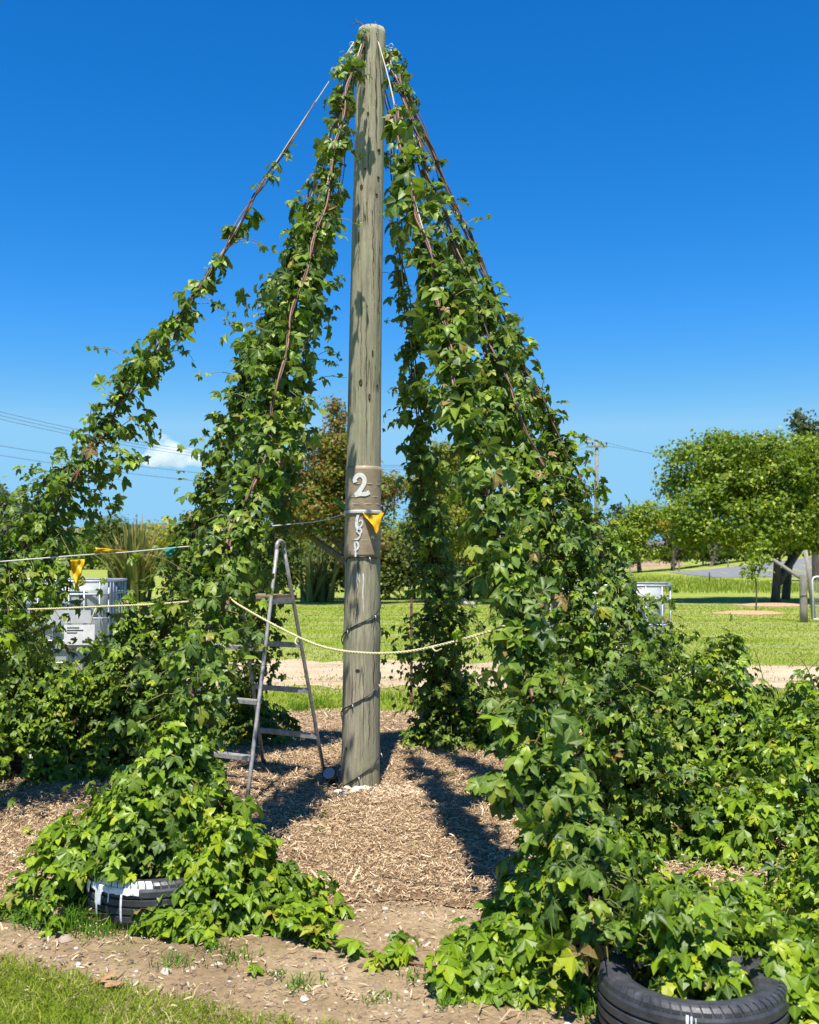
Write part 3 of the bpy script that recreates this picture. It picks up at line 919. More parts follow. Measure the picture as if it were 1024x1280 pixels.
# ------------------------------------------------------------------ intermediate bulk tanks
def tank(c, rz, label, plate=True, lid=None):
    W, D, HB, H = 1.2, 1.0, .16, 1.02
    c = np.array(c, float)
    t = empty('water_tank', tuple(c)); tag(t, label, 'water tank')
    t.rotation_euler = (0, 0, rz)
    def B(mb, name, mat, smooth=False):
        mb.v = [x + c for x in mb.v]
        return mb.build(name, mat, t, smooth)
    # timber bearers under the pallet, pallet deck
    for y in (-.38, 0, .38): B(MB().box((0, y, .09), (1.15, .12, .16)), 'bearer', M['post'])
    z0 = .19
    for x in (-.5, -.25, 0, .25, .5): B(MB().box((x, 0, z0 + .075), (.11, 1.0, .03)), 'pallet_slat', M['galv'])
    for x in (-.52, 0, .52):
        for y in (-.42, .42): B(MB().box((x, y, z0 + .024), (.12, .12, .062)), 'pallet_block', M['galv'])
    # bottle
    zb, zt = z0 + .10, z0 + .10 + H
    v = []; f = []; n = 40; lev = 14
    for i in range(lev + 1):
        tt = i / lev; z = zb + (zt - zb) * tt
        e = min(tt, 1 - tt); k = 1 - .10 * max(0, 1 - e / .1) ** 2
        for j in range(n):
            a = 2 * math.pi * j / n
            ca, sa = math.cos(a), math.sin(a)
            q = (abs(ca) ** 7 + abs(sa) ** 7) ** (-1 / 7.)
            rib = 1 - .012 * (1 if (i % 3 == 1 and 1 < i < lev - 1) else 0)
            v.append([ca * q * (W / 2 - .045) * k * rib, sa * q * (D / 2 - .045) * k * rib, z])
    f = [(i * n + j, i * n + (j + 1) % n, (i + 1) * n + (j + 1) % n, (i + 1) * n + j) for i in range(lev) for j in range(n)]
    f.append(tuple(lev * n + j for j in range(n)))
    B(MB().add(v, f), 'bottle', M['tank'], True)
    B(MB().lathe([(.11, zt - .005), (.11, zt + .03), (.10, zt + .045), (.001, zt + .046)], (0, 0, 0), 24), 'lid', lid or M['flag_teal'], True)
    # cage: rings and uprights
    for z in (zb + .02, zb + .24, zb + .46, zb + .68, zt - .10, zt + .03):
        r_ = .011 if z < zt else .014
        B(MB().tube([(x, y, z) for (x, y) in ((-W / 2, -D / 2 + .05), (-W / 2 + .05, -D / 2), (W / 2 - .05, -D / 2), (W / 2, -D / 2 + .05), (W / 2, D / 2 - .05), (W / 2 - .05, D / 2), (-W / 2 + .05, D / 2), (-W / 2, D / 2 - .05))], r_, 6, closed=True), 'cage_ring', M['galv'], True)
    ux = np.linspace(-W / 2 + .07, W / 2 - .07, 8); uy = np.linspace(-D / 2 + .07, D / 2 - .07, 7)
    for (x, y) in [(x, s * (D / 2 + .004)) for x in ux for s in (-1, 1)] + [(s * (W / 2 + .004), y) for y in uy for s in (-1, 1)]:
        B(MB().tube([(x, y, zb - .03), (x, y, zt + .03)], .009, 6), 'cage_upright', M['galv'], True)
    if plate:
        pl = B(MB().box((.34, -D / 2 - .018, zb + .52), (.30, .006, .20)), 'label_plate', simple('white_label', (.78, .78, .76), None, 20, .5))
        for i, (x0, x1, z) in enumerate(((-.12, .0, .07), (-.12, .04, .045), (-.12, -.02, .02), (.03, .12, -.06), (.03, .12, -.075))):
            B(MB().box((.34 + (x0 + x1) / 2, -D / 2 - .0225, zb + .52 + z), (x1 - x0, .002, .009)), 'print_line', M['black_plastic'])
        B(MB().box((.24, -D / 2 - .016, zb + .70), (.42, .004, .13)), 'label_plate', simple('grey_label', (.55, .57, .57), None, 20, .5))
    return t
# left: right edge at x=128, top of cage at y=727
e = at(128, 727, 10.3)
tank((e[0] - .60, 10.3 + .5, e[2] - 1.34), R(4), 'white caged water tank with paper labels near the flax bush', True)
e = at(866, 732, 9.9)
tank((e[0] - .72, 9.9 + .48, e[2] - 1.34), R(-14), 'white caged water tank with green lid half hidden by right hand vines', False, M['flag_teal'])

# ------------------------------------------------------------------ hop vines
def leaf_variant(rg, five=True):
    """palmate toothed leaf, petiole at origin, tip along +Y, normal +Z, about 1 long"""
    lob = [(0, 1.0)] + [(s * rg.uniform(46, 58), rg.uniform(.78, .92)) for s in (1, -1)]
    if five: lob += [(s * rg.uniform(98, 118), rg.uniform(.46, .6)) for s in (1, -1)]
    lob.sort(key=lambda a: a[0])
    curl = rg.uniform(.22, .75); side = rg.uniform(-.35, .4); fold = rg.uniform(.08, .30)
    V = [(0, 0)]; vein = [1.0]; lift = [0.0]; F = []
    def P(a, r): return (r * math.sin(R(a)), r * math.cos(R(a)))
    def put(p, ve, li):
        V.append(p); vein.append(ve); lift.append(li); return len(V) - 1
    sin_pts = []
    angs = [a for a, _ in lob]
    first = put(P(angs[0] - 38, lob[0][1] * .45), 0, .5)
    sin_pts.append(first)
    for i in range(len(lob) - 1):
        a = (angs[i] + angs[i + 1]) / 2
        sin_pts.append(put(P(a, rg.uniform(.38, .55)), .3, .8))
    sin_pts.append(put(P(angs[-1] + 38, lob[-1][1] * .45), 0, .5))
    for i, (a, L) in enumerate(lob):
        ca, sa = math.cos(R(a)), math.sin(R(a))
        def Q(u, w): return (u * sa + w * ca, u * ca - w * sa)
        mid = put(Q(.60 * L, 0), 1, 0); tip = put(Q(L, 0), .9, 0)
        for s, sp_ in ((-1, sin_pts[i]), (1, sin_pts[i + 1])):
            wd = rg.uniform(.26, .33)
            p1 = put(Q(.54 * L, s * wd * L), 0, 1); p2 = put(Q(.67 * L, s * (wd - .085) * L), .1, .6); p3 = put(Q(.76 * L, s * (wd - .065) * L), 0, .8)
            tr = [(0, sp_, p1), (0, p1, mid), (mid, p1, p2), (mid, p2, p3), (mid, p3, tip)]
            F += [(x[0], x[2], x[1]) for x in tr] if s == 1 else tr
    V = np.array(V); r2 = (V ** 2).sum(1)
    cup = rg.uniform(-.25, .45)
    z = fold * np.array(lift) - cup * np.abs(V[:, 0]) ** 1.3 - curl * r2 * (.6 + .4 * (V[:, 1] > 0)) + side * V[:, 0] * V[:, 1] * .6
    verts = np.column_stack([V, z])
    # petiole
    nv = len(verts)
    pv = np.array([[-.016, 0, 0], [.016, 0, 0], [.012, -.28, -.10], [-.012, -.28, -.10], [.008, -.5, -.28], [-.008, -.5, -.28]])
    verts = np.concatenate([verts, pv]); vein = np.array(vein + [1] * 6)
    F += [(nv, nv + 2, nv + 1), (nv, nv + 3, nv + 2), (nv + 3, nv + 4, nv + 2), (nv + 3, nv + 5, nv + 4)]
    # make sure faces look up
    F2 = []
    for t in F:
        a, b, c = (verts[i] for i in t)
        nrm = np.cross(b - a, c - a)
        F2.append(t if nrm[2] >= 0 else (t[0], t[2], t[1]))
    return verts, np.array(F2, np.int32), vein
_rg = random.Random(5)
NVAR = 14
VAR = [leaf_variant(_rg, five=(i % 3 != 0)) for i in range(NVAR)]
LEAFMESH = {}
for i, (v, f, ve) in enumerate(VAR):
    for k in (0, 1):
        me = bpy.data.meshes.new('hop_leaf')
        me.from_pydata(v.tolist(), [], f.tolist())
        a = me.attributes.new('vein', 'FLOAT', 'POINT'); a.data.foreach_set('value', ve.astype(np.float32))
        me.materials.append(M['hop_young'] if k else M['hop_old'])
        me.polygons.foreach_set('use_smooth', [False] * len(me.polygons))
        me.update(); LEAFMESH[(i, k)] = me

def nrm(a): return a / (np.linalg.norm(a, axis=-1, keepdims=True) + 1e-9)
class Leaves:
    def __init__(s): s.p = []; s.d = []; s.n = []; s.s = []; s.y = []
    def add(s, p, d, n, size, young):
        s.p.append(p); s.d.append(d); s.n.append(n); s.s.append(size); s.y.append(young)
    def arrays(s):
        return (np.concatenate(s.p), np.concatenate(s.d), np.concatenate(s.n), np.concatenate(s.s), np.concatenate(s.y))
SUNV = -np.array(travel)

def sag_path(top, foot, sag=.08, n=60, wob=.015, seed=0):
    t = np.linspace(0, 1, n)[:, None]
    p = top * (1 - t) + foot * t
    p[:, 2] -= (sag * 4 * t * (1 - t))[:, 0]
    p[:, 0] += wob * np.sin(t[:, 0] * 21 + seed); p[:, 1] += wob * np.cos(t[:, 0] * 17 + seed)
    return p
EXCL = []
def excluded(p, s):
    """keep leaves off the exposed faces of the tyres and the ladder's inside"""
    m = np.zeros(len(p), bool)
    for (x0, x1, y0, y1, z0, z1) in EXCL:
        m |= (p[:, 0] > x0) & (p[:, 0] < x1) & (p[:, 1] > y0) & (p[:, 1] < y1) & (p[:, 2] > z0) & (p[:, 2] < z1)
    r1 = np.hypot(p[:, 0] - T1[0], p[:, 1] - T1[1])
    m |= (r1 > .17) & (r1 < .48) & (p[:, 1] < T1[1] + .0) & (p[:, 0] < T1[0] + .24) & (p[:, 2] < .36)
    m |= (r1 > .17) & (r1 < .36) & (p[:, 1] < T1[1] + .13) & (p[:, 0] < T1[0] - .14) & (p[:, 2] < .30)
    return m
EXCL.append((T2[0] - .33, T2[0] - .03, 4.0, T2[1] - .13, -1, .225))
EXCL.append((T3[0] - .10, T3[0] + .04, 6.9, T3[1], -1, .22))
EXCL.append((T5[0] - .25, T5[0] + .12, 5.6, T5[1], -1, .18))

def strand_leaves(L, path, prof, count, rg, young=.1, size=.066, bare=.0, clump=6, shoots=None):
    """clumps of leaves on side shoots along a climbing bine; prof(t) gives the envelope radius"""
    n = len(path); tt = np.linspace(0, 1, n)
    tan = nrm(np.gradient(path, axis=0))
    rad = np.array([prof(t) for t in tt])
    w = np.maximum(rad, 0) ** 1.25 * (tt >= bare) * (.5 + .5 * np.clip((tt - .25) / .35, 0, 1) + .5 * (tt < .08))
    cdf = np.cumsum(w); cdf /= cdf[-1]
    K = max(4, int(count / clump))
    # nodes gather in tufts so that sky shows between them
    u = (np.arange(K) + rg.uniform(0, 1, K)) / K
    ts = np.interp(u, cdf, tt)
    node = np.round(ts * 46 + .25 * rg.normal(0, 1, K)) / 46
    pull = np.clip(1.25 - ts * 1.25, 0, .8)
    ts = np.clip(ts * (1 - pull) + node * pull, 0, 1)
    node_az = rg.uniform(0, 6.28, 60)
    ph = rg.uniform(0, 6, 3)
    for t in ts:
        i = min(int(t * (n - 1)), n - 2); f = t * (n - 1) - i
        c = path[i] * (1 - f) + path[i + 1] * f
        a = rg.uniform(0, 2 * math.pi)
        if t < .62 and rg.uniform() < .75:
            a = node_az[int(round(t * 46)) % 60] + (math.pi if rg.uniform() < .5 else 0) + rg.normal(0, .45)
        # uneven outline: the envelope swells and thins along the bine and round it
        rr = prof(t) * (1 + .34 * math.sin(t * 34 + ph[0] + 1.5 * math.cos(a)) + .24 * math.sin(t * 71 + ph[1] + 2 * math.sin(a)))
        tg = tan[i]
        s1 = nrm(np.cross(tg, [0, 1, 0.01])); s2 = np.cross(tg, s1)
        out = nrm(math.cos(a) * s1 + math.sin(a) * s2)
        ln = rr * (rg.uniform(.12, 1.0) ** .65) * (1.6 if rg.uniform() < .10 else 1)
        tip = c + out * ln + np.array([0, 0, -.25 * ln])
        if shoots is not None and rg.uniform() < .6:
            shoots.append(spline([c, c + out * ln * .5 + np.array([0, 0, .02]), tip], 6))
        k = max(2, int(rg.poisson(clump)))
        uu = rg.uniform(.35, 1.15, k)
        p = c + (tip - c) * uu[:, None] + rg.normal(0, 1, (k, 3)) * (.018 + .22 * rr)
        ro = nrm(p - c + 1e-4)
        d = nrm(ro * .75 + np.array([0, 0, -.55]) + rg.normal(0, .55, (k, 3)))
        nn = nrm(np.array([0, -.05, .75]) + ro * .6 + SUNV * .35 + rg.normal(0, .55, (k, 3)))
        sz = np.clip(rg.lognormal(math.log(size), .32, k), .03, size * 1.55)
        # smaller leaves near the top of the pole
        sz *= .85 + .35 * math.exp(-((t - .35) / .22) ** 2)
        L.add(p, d, nn, sz, rg.uniform(0, 1, k) < young)
def sprigs(L, path, prof, count, rg, t0=.25):
    """loose young shoots waving clear of the foliage, each with a few small leaves"""
    out = []
    n = len(path)
    for _ in range(count):
        t = rg.uniform(t0, .92); i = int(t * (n - 1)); c = path[i]; a = rg.uniform(0, 2 * math.pi)
        dr = np.array([math.cos(a), .6 * math.sin(a), rg.uniform(-.3, .7)]); r0 = prof(t)
        ln = r0 + rg.uniform(.08, .24)
        e = c + dr * ln
        q = spline([c + dr * r0 * .4, c + dr * (r0 + .4 * (ln - r0)) + np.array([0, 0, .03]), e, e + np.array([dr[0] * .05, 0, rg.uniform(-.05, .05)])], 10)
        out.append((q, np.linspace(.0028, .0012, 10), M['stem_green']))
        k = int(rg.integers(2, 6)); idx = rg.integers(4, 10, k)
        d = nrm(rg.normal(0, 1, (k, 3)) + np.array([0, 0, -.5])); nn = nrm(np.array([0, 0, .7]) + rg.normal(0, .6, (k, 3)))
        L.add(q[idx] + rg.normal(0, .008, (k, 3)), d, nn, rg.uniform(.02, .055, k), np.ones(k, bool))
    return out
def mound_leaves(L, c, rx, ry, h, count, rg, young=.6, size=.062, power=1.3, rot=0):
    """leaves over and under the skin of a heaped ground plant"""
    r = np.sqrt(rg.uniform(0, 1, count)); a = rg.uniform(0, 2 * math.pi, count)
    wob = 1 + .14 * np.sin(3 * a + c[0] * 5) + .10 * np.sin(7 * a + c[1] * 3)
    x = r * np.cos(a) * rx * wob; y = r * np.sin(a) * ry * wob
    if rot: x, y = x * math.cos(rot) - y * math.sin(rot), x * math.sin(rot) + y * math.cos(rot)
    top = h * (1 - r ** 2) ** power + .05
    top = top * (1 + .30 * smoothnoise((c[0] + x) * 1.9, (c[1] + y) * 1.9, 3, 3)) + .03
    top = top + np.where(rg.uniform(0, 1, count) < .06, rg.exponential(.05, count), 0)      # loose shoots standing clear
    dep = np.minimum(rg.exponential(.10, count), top * .85)
    z = np.maximum(top - dep, .03)
    p = np.column_stack([c[0] + x, c[1] + y, z])
    g = np.column_stack([np.cos(a) * h / rx, np.sin(a) * h / ry, np.full(count, .55)])
    g = nrm(g * np.array([.5, .5, 1]) + 1e-5)
    d = nrm(np.column_stack([np.cos(a), np.sin(a), np.full(count, -.35)]) + rg.normal(0, .6, (count, 3)) * np.array([1, 1, .6]))
    nn = nrm(g + np.array([0, 0, .55]) + SUNV * .25 + rg.normal(0, .5, (count, 3)))
    sz = np.clip(rg.lognormal(math.log(size), .32, count), .03, size * 1.55)
    L.add(p, d, nn, sz, rg.uniform(0, 1, count) < young)
def runner_leaves(L, pts, count, rg, size=(.05, .1)):
    q = spline(pts, 40)
    i = rg.integers(0, 40, count)
    p = q[i] + rg.normal(0, .03, (count, 3)) + np.array([0, 0, .03]); p[:, 2] = np.maximum(p[:, 2], .03)
    d = nrm(rg.normal(0, 1, (count, 3)) * np.array([1, 1, .3])); nn = nrm(np.array([0, 0, 1.0]) + rg.normal(0, .35, (count, 3)))
    L.add(p, d, nn, rg.uniform(*size, count), np.ones(count, bool))
    return q

def orth(d, n):
    n = nrm(n - d * (n * d).sum(1, keepdims=True))
    x = np.cross(d, n)
    return np.stack([x, d, n], 2)           # columns

PLANTS = []
def plant(name, label, foot, group, L, stems, shoots, rg, cat='hop vine'):
    e = empty(name, (float(foot[0]), float(foot[1]), 0.0))
    tag(e, label, cat, group)
    for (pts, rad, mat) in stems:
        MB().tube(pts, rad, 6).build('stem', mat, e, smooth=True)
    if shoots:
        mb = MB()
        for s in shoots: mb.tube(s, np.linspace(.0035, .0018, len(s)), 4, cap=False)
        mb.build('side_shoots', M['stem_green'], e, smooth=True, kind='stuff')
    p, d, n, s, y = L.arrays()
    keep = ~excluded(p + d * s[:, None] * .5, s) & ~excluded(p, s)
    p, d, n, s, y = p[keep], d[keep], n[keep], s[keep], y[keep]
    tipz = p[:, 2] + d[:, 2] * s
    p[:, 2] += np.maximum(0, .022 - tipz)
    PLANTS.append(dict(e=e, p=p, R=orth(d, n), s=s, y=y.astype(int), var=rg.integers(0, NVAR, len(p))))
    return e

def bines(path, k, rg, t0=0.0, t1=1.0, amp=.012, r=(.007, .0035), mats=None):
    out = []
    n = len(path)
    for j in range(k):
        a = rg.uniform(0, 6.28); tw = rg.uniform(14, 26)
        i0 = int(max(0, (t0 + rg.uniform(0, .05) * j)) * (n - 1)); i1 = int(t1 * (n - 1))
        tt = np.linspace(0, 1, n)
        off = np.column_stack([np.cos(tt * tw * 2 + a), np.sin(tt * tw * 2 + a), 0 * tt]) * amp * (1 + .8 * j)
        q = (path + off)[i0:i1 + 1]
        out.append((q, np.linspace(r[1], r[0], len(q)) * rg.uniform(.8, 1.15), (mats or [M['stem'], M['stem_dark'], M['stem']])[j % 3]))
    return out
def face_bine(path, prof, rg, t0, t1, side=0.0, k=.8, r=.007):
    """a stem that shows on the sunlit face of the foliage"""
    n = len(path); i0, i1 = int(t0 * (n - 1)), int(t1 * (n - 1))
    tt = np.linspace(0, 1, n)
    off = np.array([[side * prof(t), -k * prof(t) * (1 + .2 * math.sin(t * 40)), .15 * prof(t)] for t in tt]) + np.column_stack([.012 * np.sin(tt * 55), 0 * tt, 0 * tt])
    q = (path + off)[i0:i1 + 1]
    tw = np.column_stack([np.cos(np.arange(len(q)) * 1.1), np.sin(np.arange(len(q)) * 1.1), np.zeros(len(q))])
    return [(spline(q + tw * .006, len(q) * 3), r * .85, M['stem']), (spline(q - tw * .006, len(q) * 3), r * .7, M['stem_dark'])]
def lerp_prof(tab):
    a = np.array(tab, float)
    return lambda t: float(np.interp(t, a[:, 0], a[:, 1]))

HOOK = lambda px, py, dy=0.0: at(px, py, 7.15 + dy)
G_CLIMB = 'hop bines climbing strings to the pole top'
# twine carrying each bine: separate strings
def twine(path, label, r=.0045):
    o = MB().tube(path, r, 6).build('support_twine', M['twine'], None, smooth=True)
    # move origin to the foot
    c = Vector(path[-1]); o.data.transform(Matrix.Translation(-c)); o.location = c
    tag(o, label, 'twine', 'twines from pole top to the ground')

# --- far left sparse bine
rg = np.random.default_rng(101)
path = sag_path(HOOK(441, 52, -.02), np.array([-3.35, 6.15, .1]), .10, 70, .010, 1)
L = Leaves(); sh = []
PR = lerp_prof([(0, .012), (.03, .028), (.06, .008), (.12, .022), (.18, .04), (.3, .06), (.42, .11), (.52, .17), (.62, .26), (.70, .38), (.80, .42), (1, .40)])
strand_leaves(L, path, PR, 3000, rg, .25, .056, .0, 6, sh)
mound_leaves(L, (-3.10, 7.75), .50, .40, 1.25, 1700, rg, .35, .058, .75)
twine(path, 'pale twine with bare upper end, carrying the sparse outermost left bine')
plant('hop_vine', 'sparse hop bine with bare twisted stem and separate leaf tufts, furthest left of the tepee', path[-1], G_CLIMB, L, bines(path, 3, rg, .10, 1, .010, (.010, .004)) + sprigs(L, path, PR, 16, rg), sh, rg)

# --- front left bine to the painted tyre
rg = np.random.default_rng(102)
path = sag_path(HOOK(452, 48, -.11), np.array([-1.19, 4.66, .15]), .06, 70, .014, 2)
L = Leaves(); sh = []
PR = lerp_prof([(0, .02), (.03, .035), (.06, .04), (.15, .06), (.3, .11), (.45, .14), (.6, .17), (.75, .175), (.9, .19), (1, .26)])
strand_leaves(L, path, PR, 2472, rg, .2, .056, .0, 6, sh)
mound_leaves(L, (-1.16, 4.88), .50, .46, .70, 1615, rg, .65, .055)
mound_leaves(L, (-1.42, 4.72), .40, .34, .36, 561, rg, .8, .055)
mound_leaves(L, (-.93, 4.52), .22, .16, .24, 220, rg, .8, .06)
mound_leaves(L, (-.78, 4.62), .42, .30, .34, 646, rg, .85, .055)
q1 = runner_leaves(L, [(-.7, 4.5, .06), (-.5, 4.38, .05), (-.36, 4.28, .03)], 60, rg)
q2 = runner_leaves(L, [(-.36, 4.28, .03), (-.2, 4.18, .02), (.05, 4.05, .02), (.3, 4.0, .03)], 14, rg, (.05, .085))
q3 = runner_leaves(L, [(-1.5, 5.0, .06), (-1.75, 5.25, .05), (-1.9, 5.35, .1)], 18, rg, (.07, .11))
twine(path, 'pale twine carrying the dense bine that rises from the white splashed tyre')
plant('hop_vine', 'dense hop vine with lit reddish stem rising from the white splashed tyre', path[-1], G_CLIMB, L,
      bines(path, 3, rg, .01, 1, .014, (.010, .004)) + face_bine(path, PR, rg, .05, .66, .3) + sprigs(L, path, PR, 14, rg) + [(q2, np.full(len(q2), .005), M['stem']), (q1, np.full(len(q1), .005), M['stem_green'])], sh, rg)

# --- back left bine (by the flax)
rg = np.random.default_rng(103)
path = sag_path(HOOK(448, 60, .02), np.array([-2.22, 7.95, .1]), .08, 70, .012, 3)
L = Leaves(); sh = []
PR = lerp_prof([(0, .02), (.03, .035), (.06, .045), (.15, .065), (.3, .12), (.45, .15), (.6, .19), (.75, .22), (.9, .30), (1, .38)])
strand_leaves(L, path, PR, 2365, rg, .12, .056, .0, 6, sh)
mound_leaves(L, (-2.15, 7.75), .70, .52, 1.0, 1530, rg, .4, .055)
mound_leaves(L, (-2.58, 8.12), .50, .30, .78, 1100, rg, .5, .055, .75)
mound_leaves(L, (-2.85, 7.55), .62, .42, .62, 1054, rg, .6, .055)
twine(path, 'pale twine carrying the dense bine between the flax bush and the ladder')
plant('hop_vine', 'tall dense dark hop vine between the flax bush and the ladder', path[-1], G_CLIMB, L, bines(path, 3, rg, .02, 1, .014, (.009, .004)) + sprigs(L, path, PR, 16, rg), sh, rg)

# --- left rear bine behind the ladder
rg = np.random.default_rng(104)
path = sag_path(HOOK(452, 55, .08), np.array([-1.48, 8.95, .1]), .06, 60, .012, 4)
L = Leaves(); sh = []
PR = lerp_prof([(0, .005), (.1, .04), (.3, .09), (.5, .12), (.7, .15), (.9, .22), (1, .28)])
strand_leaves(L, path, PR, 1397, rg, .08, .056, .0, 6, sh)
mound_leaves(L, (-1.45, 8.95), .55, .40, .40, 595, rg, .3, .055)
twine(path, 'pale twine carrying the shaded bine behind the step ladder')
plant('hop_vine', 'shaded hop vine standing directly behind the step ladder', path[-1], G_CLIMB, L, bines(path, 2, rg, .02, 1, .014, (.009, .004)) + sprigs(L, path, PR, 8, rg), sh, rg)

# --- dark bine behind the pole
rg = np.random.default_rng(105)
path = sag_path(HOOK(476, 62, .10), np.array([.36, 8.80, .1]), .07, 70, .012, 5)
L = Leaves(); sh = []
PR = lerp_prof([(0, .005), (.1, .03), (.25, .05), (.4, .09), (.5, .13), (.6, .17), (.75, .22), (.9, .32), (1, .38)])
strand_leaves(L, path, PR, 2365, rg, .05, .056, .0, 6, sh)
mound_leaves(L, (.45, 8.75), .52, .38, .5, 714, rg, .2, .055)
mound_leaves(L, (.95, 8.55), .38, .34, .36, 408, rg, .5, .055)
twine(path, 'pale twine carrying the dark bine right behind the timber pole')
plant('hop_vine', 'dark shaded hop vine hanging right behind the timber pole', path[-1], G_CLIMB, L, bines(path, 3, rg, .01, 1, .016, (.009, .004), [M['stem_dark']] * 3) + sprigs(L, path, PR, 10, rg), sh, rg)

# --- front right bine to the near tyre
rg = np.random.default_rng(106)
path = sag_path(HOOK(473, 50, -.11), np.array([.68, 3.62, .15]), .05, 80, .010, 6)
L = Leaves(); sh = []
PR = lerp_prof([(0, .003), (.10, .008), (.18, .03), (.3, .065), (.45, .085), (.6, .10), (.75, .115), (.88, .15), (1, .22)])
strand_leaves(L, path, PR, 1612, rg, .12, .070, .04, 5, sh)
mound_leaves(L, (.72, 4.10), .50, .46, .50, 1224, rg, .75, .055)
mound_leaves(L, (1.12, 3.96), .42, .40, .32, 714, rg, .85, .055)
mound_leaves(L, (1.42, 3.68), .36, .42, .26, 561, rg, .9, .055)
mound_leaves(L, (.95, 3.58), .26, .24, .34, 380, rg, .8, .055)
mound_leaves(L, (1.14, 3.58), .26, .24, .30, 260, rg, .85, .055)
mound_leaves(L, (.43, 3.98), .30, .26, .20, 391, rg, .9, .055)
q = runner_leaves(L, [(.3, 3.9, .05), (.2, 3.85, .04), (.12, 3.8, .04)], 26, rg)
twine(path, 'pale bright twine from pole top to the tyre with leaves in its ring')
plant('hop_vine', 'broad leaved hop vine rising from the tyre with leaves growing in its ring', path[-1], G_CLIMB, L, bines(path, 2, rg, .13, 1, .010, (.010, .004)) + face_bine(path, PR, rg, .14, .55, -.2, .8) + sprigs(L, path, PR, 12, rg), sh, rg)

# --- middle right bine to the shaded tyre
rg = np.random.default_rng(107)
path = sag_path(HOOK(483, 66, -.05), np.array([1.34, 5.55, .12]), .06, 80, .012, 7)
L = Leaves(); sh = []
PR = lerp_prof([(0, .03), (.04, .035), (.08, .04), (.18, .055), (.3, .08), (.45, .13), (.6, .20), (.75, .26), (.9, .30), (1, .34)])
strand_leaves(L, path, PR, 3213, rg, .12, .056, .0, 6, sh)
mound_leaves(L, (1.30, 6.35), .42, .36, .60, 650, rg, .4, .056)
mound_leaves(L, (1.40, 5.75), .55, .40, .42, 884, rg, .6, .055)
mound_leaves(L, (1.95, 5.55), .55, .36, .36, 714, rg, .8, .055)
twine(path, 'pale twine carrying the middle bine that rises from the tyre in deep shade')
plant('hop_vine', 'hop vine with twisted brown stem climbing from the tyre in deep shade', path[-1], G_CLIMB, L, bines(path, 3, rg, .0, 1, .012, (.010, .004)) + face_bine(path, PR, rg, .04, .6, .25, .7) + sprigs(L, path, PR, 16, rg), sh, rg)

# --- outer right bine
rg = np.random.default_rng(108)
path = sag_path(HOOK(487, 62, 0), np.array([1.99, 7.05, .1]), .07, 80, .010, 8)
L = Leaves(); sh = []
PR = lerp_prof([(0, .03), (.04, .03), (.08, .03), (.2, .035), (.32, .045), (.42, .075), (.55, .12), (.68, .155), (.8, .20), (.9, .30), (1, .42)])
strand_leaves(L, path, PR, 2365, rg, .15, .056, .0, 6, sh)
mound_leaves(L, (2.12, 7.35), .62, .40, .92, 1000, rg, .5, .055, .9)
mound_leaves(L, (2.05, 6.95), .62, .55, .72, 1292, rg, .45, .055)
twine(path, 'pale twine carrying the outermost bine above the sprawling hop plants')
plant('hop_vine', 'hop vine with bare dark outer stem above the half hidden green lidded tank', path[-1], G_CLIMB, L, bines(path, 3, rg, .0, 1, .012, (.010, .004)) + face_bine(path, PR, rg, .04, .6, .25, .7) + sprigs(L, path, PR, 16, rg), sh, rg)

# --- sprawling plants on the right without a string
rg = np.random.default_rng(109)
L = Leaves()
mound_leaves(L, (2.45, 6.35), .72, .62, .55, 1530, rg, .8, .055)
mound_leaves(L, (2.95, 7.15), .80, .70, .72, 1615, rg, .75, .055)
mound_leaves(L, (1.78, 4.32), .50, .46, .26, 700, rg, .9, .055)
mound_leaves(L, (2.25, 5.0), .42, .34, .20, 420, rg, .85, .055)
mound_leaves(L, (2.75, 5.55), .60, .45, .40, 714, rg, .85, .055)
stems = []
for k in range(9):
    c = np.array([rg.uniform(2.2, 3.2), rg.uniform(6.6, 7.6), .5]); a = rg.uniform(0, 6.28)
    stems.append((spline([c, c + np.array([.12 * math.cos(a), .05, .25]), c + np.array([.3 * math.cos(a), .05, .42]), c + np.array([.45 * math.cos(a), .05, .36])], 14), np.linspace(.004, .002, 14), M['stem_green']))
plant('hop_plant', 'bright green hop plant sprawling over the ground on the right without a string', (2.6, 6.5), None, L, stems, None, rg, 'hop plant')

